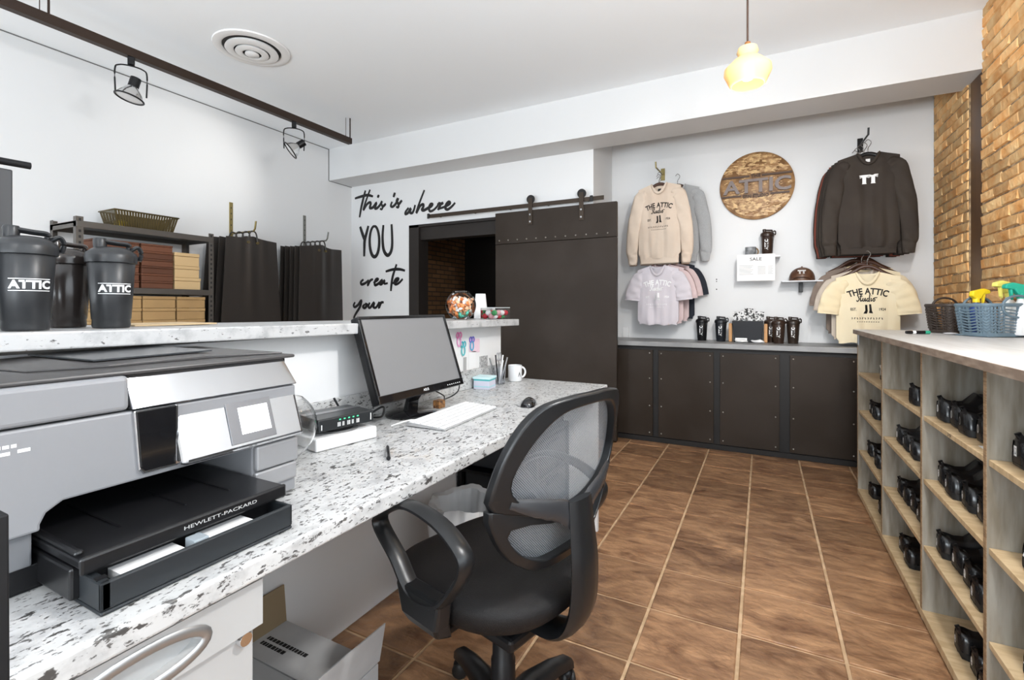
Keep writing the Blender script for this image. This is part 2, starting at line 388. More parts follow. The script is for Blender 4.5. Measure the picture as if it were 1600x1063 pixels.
# cardboard box on the floor
CARD = mat('pale_cardboard', (.52, .52, .52), .8, col2=(.46, .46, .46), nscale=6); BRN = mat('brown_cardboard', (.30, .22, .13), .85)
bx = thing('cardboard_box', 'pale grey open cardboard carton on the floor under the desk', 'box', (-1.18, .8, 0))
X0, X1, Y0, Y1, H = -1.385, -.985, .58, 1.055, .20
M().box(X0, X1, Y0, Y1, .001, H-.004).build('carton_body', CARD, bx, world=True, bevel=.002)
M().box(X0+.003, X1-.003, .90, Y1, H-.003, H+.001).build('flap', CARD, bx, world=True)
M().box(X0+.003, X1-.003, Y0, .889, H-.003, H+.001).build('flap', CARD, bx, world=True)
M().hexa([(X1-.004, Y0, H), (X1, Y0, H), (X1, Y1+.005, H), (X1-.004, Y1+.005, H)], [(X1+.012, Y0+.01, H+.11), (X1+.016, Y0+.01, H+.11), (X1+.016, Y1+.012, H+.11), (X1+.012, Y1+.012, H+.11)]).build('flap', CARD, bx, world=True)
M().hexa([(X0, Y0, H), (X0+.004, Y0, H), (X0+.004, Y1, H), (X0, Y1, H)], [(X0-.012, Y0, H+.115), (X0-.008, Y0, H+.115), (X0-.008, Y1, H+.115), (X0-.012, Y1, H+.115)]).build('flap', BRN, bx, world=True)
mm = M()
for k, (yy, x0, x1) in enumerate(((.968, -1.36, -1.20), (.945, -1.36, -1.26))):
    x = x0
    while x < x1:
        l = random.uniform(.006, .014); mm.box(x, x+l, yy, yy+.013, H+.0012, H+.0018); x += l+.003
mm.build('printed_lettering', INK, bx, world=True)
# waste bin with liner, drawers behind
LIN = mat('translucent_liner', (.78, .79, .80), .35, trans=.15)
tb = thing('waste_bin', 'black wire waste bin lined with a white plastic bag under the desk', 'bin', (-1.13, 1.74, 0))
M().lathe([(.001, .004), (.105, .004), (.126, .345), (.122, .345), (.10, .012), (.001, .012)], 28).build('bin_body', BLKM, tb, smooth=True)
mm = M(); R_ = []
for h, r, a in ((.22, .152, .002), (.30, .158, .006), (.37, .160, .009), (.405, .150, .006), (.395, .125, .005), (.345, .113, .003), (.30, .109, .003), (.10, .092, .003)):
    R_.append([((r+a*sin(9*t+h*9)+a*.6*sin(23*t))*cos(t), (r+a*sin(9*t+h*9)+a*.6*sin(23*t))*sin(t), h+.008*sin(4*t)) for t in [2*pi*i/72 for i in range(72)]])
mm.loft(R_, False).build('liner', LIN, tb, smooth=True)
du = thing('plastic_drawer_tower', 'black plastic drawer tower in the shade at the far end under the desk', 'drawer unit', (-1.15, 2.3, 0))
SMK = mat('smoky_plastic', (.03, .033, .037), .25)
for k, z in enumerate((.03, .22, .41)):
    d_ = M().box(-1.37, -.955, 2.10, 2.49, z, z+.155).build('drawer', SMK, du, bevel=.008, world=True)
    M().box(-.955, -.945, 2.22, 2.37, z+.11, z+.13).build('handle', BLK, d_, bevel=.003).location = (1.15, -2.3, 0)
fr_ = M()
for x in (-1.385, -.96):
    for y in (2.085, 2.495): fr_.box(x-.012, x+.012, y-.012, y+.012, .001, .60)
for z in (.19, .38, .58): fr_.box(-1.39, -.95, 2.075, 2.505, z, z+.018)
fr_.build('frame', BLK, du, bevel=.003, world=True)
M().box(-1.37, -.97, 2.10, 2.49, .60, .64).build('top_tray', SMK, du, bevel=.01, world=True)
# ================================================================ printer
PG = mat('printer_grey', (.235, .238, .25), .42); PGD = mat('printer_top_dark', (.055, .052, .052), .38)
PGL = mat('printer_silver', (.34, .34, .35), .35, .35); FAS = mat('mirror_fascia', (.62, .63, .65), .05, .95)
pr = thing('printer', 'wide grey and black inkjet printer with mirror control panel on the desk', 'printer', (-1.17, .45, ZD))
F0 = -.975
b_ = M().prism([(.10, .885), (.318, .885), (.318, .895), (.325, .910), (.345, .922), (.66, .922), (.66, .80), (.768, .80), (.768, 1.045), (.10, 1.045)], -1.38, F0, 'x')
b_.build('body', PG, pr, bevel=.004, world=True, seg=2)
M().box(-1.36, -1.0, .12, .755, .7905, .802).build('foot_plinth', BLK, pr, world=True)
M().box(-1.38, F0-.012, .10, .312, .832, .884).build('lower_panel', mat('printer_mid_grey', (.14, .145, .155), .42), pr, bevel=.003, world=True)
M().box(-1.38, F0-.02, .10, .330, .795, .831).build('lower_plinth', BLK, pr, bevel=.002, world=True)
M().box(-1.38, F0+.002, .10, .4335, 1.048, 1.108).build('scanner_lid', PG, pr, bevel=.008, world=True, seg=3)
M().box(-1.385, F0-.006, .095, .772, 1.1085, 1.116).build('lid_top', PGD, pr, bevel=.003, world=True)
M().box(-1.38, F0-.035, .4345, .768, 1.046, 1.108).build('scanner_lid', BLKG, pr, bevel=.004, world=True)
# document feeder hump and tray
M().loft([[(-1.36, .30, 1.116), (-1.10, .34, 1.116), (-1.10, .34, 1.119), (-1.36, .30, 1.119)], [(-1.36, .42, 1.116), (-1.06, .44, 1.116), (-1.06, .44, 1.121), (-1.36, .42, 1.124)],
          [(-1.36, .60, 1.116), (-1.06, .62, 1.116), (-1.06, .62, 1.123), (-1.36, .60, 1.127)], [(-1.36, .76, 1.116), (-1.02, .768, 1.116), (-1.02, .768, 1.119), (-1.36, .76, 1.121)]]).build('document_feeder', PGD, pr, world=True, bevel=.002)
M().hexa([(-1.35, .42, 1.126), (-1.12, .44, 1.124), (-1.12, .66, 1.126), (-1.35, .64, 1.130)], [(-1.35, .42, 1.129), (-1.12, .44, 1.127), (-1.12, .66, 1.129), (-1.35, .64, 1.133)]).build('feeder_tray', SMK, pr, world=True)
# mirror fascia: upper strip, lower plate
M().prism([(.437, 1.046), (.445, .94), (.452, .931), (.51, .931), (.51, 1.046)], F0-.005, F0+.006, 'x').build('fascia', FAS, pr, bevel=.003, world=True)
# tilted control panel
M().prism([(.440, 1.045), (.447, .945), (.455, .936), (.505, .936), (.505, 1.045)], F0, F0+.0085, 'x').build('fascia_window', BLKG, pr, bevel=.002, world=True)
M().hexa([(F0-.026, .436, 1.048), (F0+.006, .436, 1.048), (F0+.006, .768, 1.048), (F0-.026, .768, 1.048)], [(F0-.034, .434, 1.107), (F0-.020, .434, 1.107), (F0-.020, .750, 1.107), (F0-.034, .750, 1.107)]).build('fascia_strip', FAS, pr, bevel=.002, world=True)
cp = M().hexa([(-1.0, .506, .928), (-.945, .506, .932), (-.945, .772, .932), (-1.0, .772, .928)], [(-1.03, .506, 1.052), (-.985, .506, 1.052), (-.985, .772, 1.052), (-1.03, .772, 1.052)]).build('control_panel', FAS, pr, bevel=.010, world=True, seg=4)
def on_panel(y, t, off=0.): return (-.945-(t*.040)+off, y, .932+t*.12)
def panel_quad(y0, y1, t0, t1, off, th=.002):
    a = [on_panel(y0, t0, off), on_panel(y1, t0, off), on_panel(y1, t1, off), on_panel(y0, t1, off)]
    return M().hexa(a, [(p[0]+th, p[1], p[2]+th*.3) for p in a])
o_ = panel_quad(.600, .700, .12, .80, .0005).build('screen_bezel', mat('bezel_silver', (.20, .20, .21), .25, .4), pr, bevel=.001, world=True)
panel_quad(.624, .690, .26, .70, .0028, .0008).build('screen', mat('lit_screen', (.9, .9, .9), .2, emit=((.95, .97, 1), 1.1)), pr, world=True)
M().hexa([(-1.035, .45, 1.052), (-.99, .47, 1.052), (-.99, .765, 1.053), (-1.13, .765, 1.053)], [(-1.13, .46, 1.105), (-1.02, .475, 1.062), (-1.005, .762, 1.060), (-1.13, .762, 1.075)]).build('feeder_cover', mat('feeder_grey', (.16, .155, .15), .45), pr, bevel=.003, world=True)
# silver bands at the lower right, black edge trim
M().box(F0-.01, -.962, .662, .766, .872, .926).build('cartridge_door', PGL, pr, bevel=.005, world=True)
M().box(F0-.01, -.966, .662, .766, .830, .869).build('cartridge_door', PGL, pr, bevel=.005, world=True)
M().box(-1.30, -.985, .767, .776, .80, 1.03).build('side_trim', BLK, pr, bevel=.004, world=True)
# output cavity and trays
TRAY = mat('tray_black', (.010, .010, .011), .28)
M().box(-1.275, -1.265, .336, .659, .805, .924).build('cavity_back', BLKM, pr, world=True)
ot = M().box(-1.26, -.86, .322, .655, .851, .866).box(-1.05, -.875, .322, .334, .866, .874).box(-.866, -.858, .322, .655, .842, .868)
ot.build('output_tray', TRAY, pr, bevel=.004, world=True)
M().box(-1.10, -.885, .320, .648, .800, .848).build('tray_sides', TRAY, pr, bevel=.004, world=True)
for y in (.40, .50, .58): M().box(-1.12, -.93, y, y+.003, .8665, .868).build('tray_rib', BLK, pr, world=True)
pt = M().box(-1.0, -.822, .331, .641, .7905, .797).box(-.830, -.822, .331, .641, .797, .838).box(-1.0, -.822, .331, .345, .797, .838).box(-1.0, -.822, .634, .641, .797, .838)
pt.build('paper_tray', mat('slate_black_plastic', (.018, .021, .024), .42), pr, bevel=.003, world=True)
M().box(-.845, -.835, .331, .345, .838, .840).build('tray_latch', BLK, pr, world=True)
M().box(-.884, -.834, .365, .455, .815, .829).build('paper_stack', PAPER, pr, world=True)
M().box(-.884, -.834, .492, .575, .815, .829).build('paper_stack', PAPER, pr, world=True)
M().box(-.86, -.831, .462, .486, .80, .840).build('paper_guide', mat('pale_blue_grey', (.30, .34, .37), .4), pr, bevel=.002, world=True)
letters('HEWLETT-PACKARD', (-.8575, .525, .853), (0, 1, 0), (0, 0, 1), .006, .13, .004).build('lettering', mat('silver_ink', (.5, .5, .5), .5), pr, world=True)
mm = M()
for (ya, yb, za) in ((.268, .274, 1.020), (.276, .283, 1.020), (.285, .291, 1.020), (.270, .284, 1.010), (.292, .306, 1.011)):
    mm.box(F0, F0+.0006, ya, yb, za, za+.005)
mm.build('printed_marks', WINK, pr, world=True)
# ================================================================ things on the desk
# monitor
T19 = rad(19)
mo = thing('monitor', 'black widescreen monitor tilted back on the desk', 'monitor', (-1.25, 1.556, ZD))
def mon(x, y, z):  # panel space: x out of the screen, y along the width, z up the panel -> local
    return (.05+x*cos(T19)-z*sin(T19), y, .09+x*sin(T19)*1+z*cos(T19))
def mbox(*a): return M().box(*a).map(mon)
mbox(-.035, 0, -.269, .269, 0, .33).build('case', BLK, mo, bevel=.006)
bz = M().box(0, .006, -.269, .269, 0, .030).box(0, .006, -.269, .269, .318, .33).box(0, .006, -.269, -.255, .030, .318).box(0, .006, .255, .269, .030, .318).map(mon)
bz.build('bezel', BLKG, mo, bevel=.002)
mbox(0, .0015, -.255, .255, .030, .318).build('screen', mat('switched_off_screen', (.20, .20, .205), .40, spec=.6), mo)  # grey base colour stands for the reflection on the dark panel
letters('ASUS', mon(.0065, 0, .011), (0, 1, 0), mon(0, 0, 1)and(Vector(mon(0, 0, 1))-Vector(mon(0, 0, 0))), .010, .035, .02).build('logo', mat('logo_silver', (.8, .8, .8), .4), mo)
mm = M()
for k in range(7): mm.box(.006, .0068, .145+k*.015, .150+k*.015, .010, .014)
mm.map(mon).build('button_marks', MATS['logo_silver'], mo)
M().tube([(-.03, .0, .012), (-.02, 0, .06), (.03, 0, .13)], [1, .9, 1], 4, flat=(.035, .012), up=(1, 0, 0)).build('stand_neck', BLKG, mo, bevel=.004)
M().lathe([(.001, 0), (.115, 0), (.117, .006), (.10, .014), (.03, .02), (.001, .02)], 32).map(lambda x, y, z: (x*.80-.025, y, z+.001)).build('stand_base', BLKG, mo, smooth=True)
# small box and cables under the monitor
tag(M().box(-1.20, -1.165, 1.60, 1.64, ZD+.022, ZD+.055).build('wood_block', mat('amber_wood', (.28, .13, .04), .5, col2=(.05, .02, .01), nscale=60), bevel=.003), 'small amber block on the monitor stand base', 'ornament')
CB = mat('white_cable', (.75, .75, .75), .5)
tag(M().tube(catmull([(-1.155, 1.30, ZD+.02), (-1.13, 1.33, ZD+.03), (-1.14, 1.40, ZD+.022), (-1.10, 1.43, ZD+.008), (-1.07, 1.41, ZD+.012)], 8), .0026, 8).build('keyboard_cable', CB, smooth=True), 'white cable curling from the router towards the keyboard', 'cable')
tag(M().tube(catmull([(-1.29, 1.66, ZD+.10), (-1.25, 1.74, ZD+.05), (-1.28, 1.80, ZD+.02), (-1.25, 1.86, ZD+.05), (-1.27, 1.90, ZD+.12)], 8), .0028, 8).build('monitor_cable', BLK, smooth=True), 'black cable looping behind the monitor', 'cable')
tag(M().tube(catmull([(-1.37, 1.24, ZD+.11), (-1.33, 1.27, ZD+.03), (-1.28, 1.30, ZD+.04), (-1.24, 1.35, ZD+.07), (-1.29, 1.40, ZD+.02), (-1.36, 1.42, ZD+.004)], 8), .004, 8).build('power_cable', BLK, smooth=True), 'black power cable beside the router', 'cable')
# keyboard
kb = thing('keyboard', 'slim white and silver keyboard in front of the monitor', 'keyboard', (-1.082, 1.59, ZD), rad(3))
M().prism([(-.083, .0035), (.083, .0015), (.083, .006), (-.083, .017)], -.205, .205, 'y').build('base', mat('aluminium', (.62, .62, .63), .3, .6), kb, bevel=.0015)
k0_ = M().box(-.0068, .0068, -.0072, .0072, 0, .0035).build('key', mat('white_key', (.86, .86, .86), .45), kb, bevel=.001); first = True
for r in range(6):
    x = .068-r*.0265*1.0
    n = 1 if False else 0
    ys = [-.195+i*.0262 for i in range(16)]
    for i, y in enumerate(ys):
        if r == 0 and 5 <= i <= 10 and i > 5: continue
        o = k0_ if first else k0_.copy()
        if not first: COL.objects.link(o)
        first = False
        o.location = (x, y if not (r == 0 and i == 5) else y+.065, .0068+(.083-x)/.166*.0105); o.rotation_euler = (0, -rad(-3.8), 0)
        o.scale = (1.45, 1.55 if not (r == 0 and i == 5) else 10.5, 1)
# mouse
ms = thing('mouse', 'black computer mouse on the desk behind the office chair', 'mouse', (-.92, 1.93, ZD), rad(100))
rings = []
for s_, w_, h_ in ((-.055, .012, .010), (-.050, .024, .022), (-.03, .031, .034), (0, .031, .038), (.03, .029, .030), (.048, .022, .018), (.054, .010, .008)):
    rings.append([(s_, w_*cos(t), max(0, h_*sin(t)) if sin(t) > 0 else 0.) for t in [2*pi*i/16 for i in range(16)]])
M().loft(rings).map(lambda x, y, z: (x, y, z+.001)).build('shell', BLKG, ms, smooth=True)
M().lathe([(.001, -.003), (.008, -.003), (.008, .003), (.001, .003)], 14, (.028, 0, .028), 'y').build('scroll_wheel', STEEL, ms, smooth=True)
# router on a white box
rt = thing('router_box', 'white flat box under the black router', 'box', (-1.245, 1.13, ZD), rad(-10))
M().box(-.085, .085, -.115, .105, .001, .040).build('box_body', WHITE, rt, bevel=.006, seg=3)
M().lathe([(.001, .040), (.075, .040), (.07, .043), (.001, .043)], 32).build('grey_ring', mat('mid_grey', (.22, .22, .22), .5), rt, smooth=True)
ro = thing('router', 'black router with green status lights on a white box', 'router', (-1.245, 1.13, ZD+.0435), rad(-10))
RB = mat('router_black', (.018, .02, .022), .32)
M().lathe([(.055, 0), (.06, 0), (.062, .012), (.03, .012)], 28, cap=False).build('foot_ring', BLK, ro, smooth=True)
M().hexa([(-.075, -.10, .012), (.075, -.10, .012), (.075, .10, .012), (-.075, .10, .012)], [(-.078, -.10, .050), (.070, -.10, .050), (.070, .10, .050), (-.078, .10, .050)]).build('case', RB, ro, bevel=.004)
M().box(-.03, .0, -.0995, .0995, .0502, .0508).build('top_band', BLKG, ro)
mm = M()
for k in range(5): mm.box(.0735, .0745, -.03+k*.016, -.024+k*.016, .039, .043)
mm.build('status_lights', mat('green_led', (.05, .3, .15), .4, emit=((.1, .8, .4), .8)), ro)
mm = M()
for k in range(5):
    for a in range(2 if k % 2 else 3): mm.box(.0742, .0752, -.036+k*.017+a*.004, -.034+k*.017+a*.004, .020, .033)
mm.box(.0742, .0752, -.092, -.089, .018, .034); mm.box(.0742, .0752, .085, .088, .02, .042)
mm.build('front_marks', WINK, ro)
# pen
pn = thing('pen', 'black pen lying on the desk near its front edge', 'pen', (-.99, 1.10, ZD), rad(133.5))
M().lathe([(.001, -.07), (.005, -.07), (.0055, -.02), (.0055, .045), (.0035, .055), (.001, .062)], 12, (0, 0, .0065), 'x').build('barrel', BLK, pn, smooth=True)
M().lathe([(.0058, -.066), (.0062, -.066), (.0062, -.02), (.0058, -.02)], 12, (0, 0, .0065), 'x').build('cap', BLKG, pn, smooth=True)
# round glass bowl with a white cube
GLS = mat('clear_glass', (1, 1, 1), .0, trans=1., ior=1.35)
gb = thing('glass_bowl', 'round clear glass bowl behind the printer', 'bowl', (-1.215, .905, ZD))
out = [(.001, .001), (.045, .001)]+[(.10*sin(a), .098-.10*cos(a)) for a in [rad(30+k*10) for k in range(12)]]
inn = [(r-.0025 if r > .01 else r, h+.002) for r, h in reversed(out)]
M().lathe(out+inn, 40).build('bowl', GLS, gb, smooth=True)
tag(M().box(-.014, .014, -.016, .016, 0, .028).move((-1.205, .915, ZD+.0045), .4).build('white_cube', PAPER, bevel=.002), 'small white cube inside the round glass bowl', 'ornament')
# note block, organiser, mug at the far end
nb = thing('note_block', 'teal and white block of sticky notes at the far end of the desk', 'sticky notes', (-1.330, 2.235, ZD), rad(8))
M().box(-.045, .045, -.045, .045, .001, .045).build('pad', mat('lilac_paper', (.62, .62, .72), .7), nb)
M().box(-.045, .045, -.045, .045, .0452, .054).build('pad', mat('teal_paper', (.10, .50, .52), .7), nb)
M().box(-.0455, .0455, -.0455, .0455, .012, .018).build('pad', mat('pale_teal', (.40, .66, .72), .7), nb)
M().box(-.05, .05, -.05, .05, .0544, .066).build('lid', mat('pale_aqua', (.62, .82, .85), .5), nb, bevel=.002)
og = thing('pen_cup', 'clear pen cup with scissors and pens at the far end of the desk', 'pen holder', (-1.335, 2.40, ZD))
CLR = mat('clear_plastic', (.95, .97, 1), .05, trans=1., ior=1.2)
M().lathe([(.001, .001), (.036, .001), (.040, .10), (.038, .10), (.034, .004), (.001, .004)], 20).build('cup', CLR, og, smooth=True)
for i, (x, y, a, b, l, mt) in enumerate(((.01, .01, .03, .02, .15, STEEL), (-.01, .012, -.03, .02, .16, BLK), (.012, -.015, .04, -.03, .14, WHITE), (-.012, -.01, -.02, -.04, .15, STEEL), (0, .0, .0, .05, .16, PAPER))):
    M().tube([(x*.8, y*.8, .006), (x+a, y+b, l)], .0042, 8).build('pen', mt, og, smooth=True)
for s_ in (-1, 1):
    pts = [(0, s_*.012+.012*cos(t), .155+.022*sin(t)) for t in [2*pi*i/14 for i in range(14)]]
    M().tube(pts, .0035, 6, True, up=(1, 0, 0)).build('scissor_handle', mat('grey_plastic', (.35, .35, .36), .4), og, smooth=True)
M().box(-.001, .001, -.006, .006, .02, .135).build('scissor_blade', STEEL, og)
def ringhandle(R1, r, c, a0=-100, a1=100): return [(c[0], c[1]+R1*cos(rad(a0+(a1-a0)*k/12)), c[2]+R1*1.15*sin(rad(a0+(a1-a0)*k/12))) for k in range(13)]
mg = thing('mug', 'white ceramic mug at the far corner of the desk', 'mug', (-1.30, 2.535, ZD), rad(-35))
M().lathe([(.001, .001), (.036, .001), (.041, .006), (.041, .095), (.037, .095), (.037, .01), (.001, .008)], 28).build('cup', mat('glazed_white', (.80, .81, .82), .15), mg, smooth=True)
M().tube(ringhandle(.026, .005, (0, .043, .05)), .006, 8, up=(1, 0, 0)).build('handle', MATS['glazed_white'], mg, smooth=True)
M().prism([(-.012, .03), (.012, .03), (.0, .06)], .0, .0008, 'y').map(lambda x, y, z: (.0415*cos(.2+x*20), .0415*sin(.2+x*20), z)).build('print', INK, mg)
# papers pinned to the half wall above the desk
def note(name, label, cat, y0, y1, z0, z1, m, x=HX+.0012, th=.0006, skew=0.):
    return tag(M().hexa([(x, y0, z0), (x+th, y0, z0), (x+th, y1, z0+skew), (x, y1, z0+skew)], [(x, y0, z1), (x+th, y0, z1), (x+th, y1, z1+skew), (x, y1, z1+skew)]).build(name, m), label, cat)
n1 = note('pinned_sheet', 'white sheet headed ATTIC pinned above the printer', 'paper', .73, .945, .86, 1.092, PAPER)
letters('ATTIC STUDIO', (HX+.0021, .86, 1.058), (0, 1, 0), (0, 0, 1), .018, .165).build('lettering', INK, n1)
n2 = note('pinned_card', 'small white card of fine print pinned above the glass bowl', 'paper', .985, 1.055, 1.045, 1.085, PAPER)
mm = M()
for k in range(4): mm.box(HX+.0019, HX+.0023, .993, 1.047-.008*(k % 2), 1.075-k*.007, 1.0765-k*.007)
mm.build('print_lines', mat('grey_ink', (.2, .2, .2), .8), n2)
n3 = note('sticky_note', 'pale mint sticky note pinned under the white card', 'paper', .985, 1.068, .962, 1.040, mat('mint_paper', (.60, .74, .70), .8), skew=-.006)
mm = M()
for k in range(3): mm.box(HX+.0019, HX+.0023, .995, 1.05-.01*k, 1.018-k*.018, 1.020-k*.018)
mm.build('handwriting', MATS['grey_ink'], n3)
note('pinned_sheet', 'blank white sheet half hidden behind the printer', 'paper', .88, .97, .90, 1.03, PAPER, x=HX+.003)
pk = note('pinned_sheet', 'pink paper pinned behind the butterfly magnets', 'paper', 2.20, 2.31, .985, 1.06, mat('pink_paper', (.80, .58, .66), .8), skew=-.01)
for i, (lab, y, z, ca, cb) in enumerate((('pink flower magnet on the counter wall beside the monitor', 2.10, 1.065, (.75, .18, .42), (.75, .32, .55)), ('teal looped ribbon magnet below the pink one', 2.14, 1.015, (.05, .42, .50), (.10, .50, .55)), ('blue and purple flower magnet on pink paper', 2.225, 1.035, (.16, .14, .55), (.08, .40, .62)))):
    q = thing('flower_magnet', lab, 'magnet', (HX+.0035, y, z), 0, 'flower magnets on the counter wall')
    for s_ in (-1, 1): M().tube([(.002, s_*.012+.011*cos(t), .016+.014*sin(t)) for t in [2*pi*k/12 for k in range(12)]], .004, 6, True, flat=(1, .6), up=(1, 0, 0)).build('petal', mat('petal%d' % i, ca, .5), q, smooth=True)
    M().tube([(.002, .016*cos(t), -.018+.024*sin(t)) for t in [2*pi*k/14 for k in range(14)]], .0045, 6, True, flat=(1, .6), up=(1, 0, 0)).build('loop', mat('loop%d' % i, cb, .5), q, smooth=True)
note('pinned_list', 'narrow white list pinned beside the pen cup', 'paper', 2.20, 2.27, .86, .985, PAPER)
note('pinned_list', 'grey printed strip pinned beside the monitor', 'paper', 2.145, 2.175, .86, .96, mat('grey_print', (.4, .4, .4), .8))
note('pinned_list', 'mottled grey photo strip on the wall behind the pen cup', 'paper', 2.31, 2.40, .845, .95, mat('grey_photo', (.55, .55, .55), .8, col2=(.25, .25, .25), nscale=60))
# dark upright at the left edge, beside the desk
tag(M().prism([(-.70, .55), (-.66, .55), (-.667, 1.02), (-.69, 1.02)], .172, .194, 'y').build('dark_upright', BLKM, bevel=.002), 'dark narrow upright at the lower left edge of the picture', 'post')
# ================================================================ office chair
FAB = mat('black_seat_fabric', (.009, .008, .008), .55, bump=.25, bscale=500, spec=.3)
CPL = mat('chair_plastic', (.010, .0105, .0115), .32, spec=.5)
ch = thing('office_chair', 'black mesh-back office chair with loop arms at the desk', 'chair', (-.64, 1.176, 0), rad(75.5))
cr = rad(75.5)
# seat cushion
def sup(t, a, b, p): 
    c_, s_ = cos(t), sin(t); return (a*math.copysign(abs(c_)**(2/p), c_), b*math.copysign(abs(s_)**(2/p), s_))
NS = 48; rg = []
for k, z in ((.55, .446), (.78, .453), (.92, .470), (.985, .490), (1.0, .508), (.985, .522), (.93, .532), (.82, .538), (.6, .538), (.3, .533), (.02, .530)):
    r_ = []
    for i in range(NS):
        x, y = sup(2*pi*i/NS, .25*k, .26*k, 2.6)
        zz = z-.028*max(0, (y-.12)/.15)**2+(.012*abs(x/.245)**2 if z > .50 else 0)
        r_.append((x, y+.030, zz))
    rg.append(r_)
M().loft(rg).build('seat', FAB, ch, smooth=True)
M().loft([[(*[q*k for q in sup(2*pi*i/NS, .235, .25, 2.6)], z) for i in range(NS)] for k, z in ((.45, .402), (.66, .415), (.82, .455))]).map(lambda x, y, z: (x, y+.03, z)).build('seat_shell', CPL, ch, smooth=True)
M().box(-.10, .10, -.12, .12, .365, .40).build('tilt_mechanism', BLK, ch, bevel=.01)
M().lathe([(.001, .10), (.034, .10), (.034, .25), (.030, .255), (.030, .30), (.024, .31), (.024, .37), (.001, .37)], 24).build('gas_column', BLK, ch, smooth=True)
M().lathe([(.001, .062), (.055, .062), (.058, .09), (.048, .13), (.036, .14), (.001, .14)], 28).build('base_hub', CPL, ch, smooth=True)
for k in range(5):
    a = rad(75+72*k)-cr; c_, s_ = cos(a), sin(a)
    P0 = [(.03, .112), (.12, .118), (.22, .105), (.29, .085), (.315, .070)]
    rings = []
    for (r_, z), wd, hh in zip(P0, (.036, .032, .026, .022, .018), (.030, .026, .020, .018, .014)):
        rings.append([(r_*c_-s_*wd*x, r_*s_+c_*wd*x, z+hh*y) for x, y in ((-1, -1), (-.9, .5), (-.4, 1), (.4, 1), (.9, .5), (1, -1))])
    M().loft(rings).build('base_leg', CPL, ch, smooth=True)
    q = M().tube([(.30*c_, .30*s_, .055), (.30*c_, .30*s_, .085)], .008, 8).sphere((.30*c_, .30*s_, .042), .022, 12, 8, (1, 1, .8)).build('caster', BLK, ch, smooth=True)
    b2 = a+1.0; wx_, wy_ = -sin(b2), cos(b2)
    for sd in (-1, 1):
        M().lathe([(.001, -.009), (.020, -.009), (.0255, -.004), (.0255, .004), (.020, .009), (.001, .009)], 20, ax='y').move((0, 0, 0), b2).map(lambda x, y, z: (x+.30*c_+wx_*sd*.014, y+.30*s_+wy_*sd*.014, z+.0262)).build('wheel', mat('caster_wheel', (.02, .02, .02), .4), q, smooth=True)
# loop arms
loop = [(.178, .668), (.145, .708), (.055, .746), (-.06, .737), (-.138, .698), (-.149, .662), (-.112, .602), (-.06, .552), (.03, .542), (.10, .605)]
for sd in (-1, 1):
    pts = catmull([(sd*.278, y, z) for y, z in loop], 5, True)
    ar = M().tube(pts, 1, 10, True, flat=(.010, .024), up=(1, 0, 0)).build('arm_loop', CPL, ch, smooth=True)
    M().loft([[(sd*.235, .050, .452), (sd*.235, -.060, .452), (sd*.283, -.060, .470), (sd*.283, .050, .470)], [(sd*.253, .060, .500), (sd*.253, -.072, .500), (sd*.299, -.072, .500), (sd*.299, .060, .500)],
              [(sd*.253, .085, .562), (sd*.253, -.082, .566), (sd*.297, -.082, .566), (sd*.297, .085, .562)]]).build('arm_bracket', CPL, ch, bevel=.008)
    M().box(min(sd*.10, sd*.24), max(sd*.10, sd*.24), -.03, .03, .438, .455).build('arm_mount', BLK, ch, bevel=.004)
# backrest: curved shell, local x across, z up
def bs(x, z):     # y of the back surface (centre of thickness)
    return -.231+.95*x*x-.204*(z-.75)
def both(P, last): return P+[last]+[(-x, z) for x, z in reversed(P[1:])]
INN = both([(0, .748), (.05, .752), (.10, .763), (.16, .785), (.197, .812), (.209, .845), (.195, .890), (.169, .933), (.13, .972), (.09, .991), (.04, .997)], (0, .998))
LOW = both([(0, .629), (.05, .628), (.093, .632), (.15, .660), (.188, .700), (.198, .731), (.15, .735), (.09, .722), (.03, .714)], (0, .712))
UPO = both([(0, .716), (.10, .740), (.18, .764), (.240, .785), (.249, .813), (.233, .898), (.203, .966), (.155, 1.010), (.072, 1.024)], (0, 1.025))
LOO = both([(0, .601), (.106, .609), (.185, .660), (.236, .741), (.244, .790), (.18, .768), (.10, .744)], (0, .720))
def dense(P, n):
    Q = catmull([(x, z, 0) for x, z in P], 12, True); k = len(Q)
    # resample by angle about the centre of the curve
    cxm = 0; czm = (min(q[1] for q in Q)+max(q[1] for q in Q))/2; out_ = []
    for i in range(n):
        t = 2*pi*i/n-pi/2; best = None
        for j in range(k):
            a1 = Q[j]; b1 = Q[(j+1) % k]
            d = (cos(t), sin(t)); ex, ez = b1[0]-a1[0], b1[1]-a1[1]
            den = d[0]*(-ez)+d[1]*ex
            if abs(den) < 1e-9: continue
            rx, rz_ = a1[0]-cxm, a1[1]-czm
            s1 = (rx*(-ez)+rz_*ex)/den; u1 = (d[0]*rz_-d[1]*rx)/den
            if s1 > 0 and -1e-6 <= u1 <= 1+1e-6: best = s1 if best is None else max(best, s1)
        out_.append((cxm+cos(t)*best, czm+sin(t)*best))
    return out_
NB = 72
di, dl = dense(INN, NB), dense(LOW, NB)
def ringframe(A, B, th0, th1, rise=.0):
    mm = M(); R4 = []
    for y_, P in ((-th0, A), (-th1, B), (th1, B), (th0, A)):
        R4.append([(x, bs(x, z)+y_, z) for x, z in P])
    n = NB; v = [p for r in R4 for p in r]
    f = [(k*n+i, k*n+(i+1) % n, ((k+1) % 4)*n+(i+1) % n, ((k+1) % 4)*n+i) for k in range(4) for i in range(n)]
    return mm.add(v, f)
ringframe(dense(UPO, NB), di, .012, .015).build('back_frame', CPL, ch, smooth=True, bevel=.005)
ringframe(dense(LOO, NB), dl, .012, .015).build('lumbar_frame', CPL, ch, smooth=True, bevel=.005)
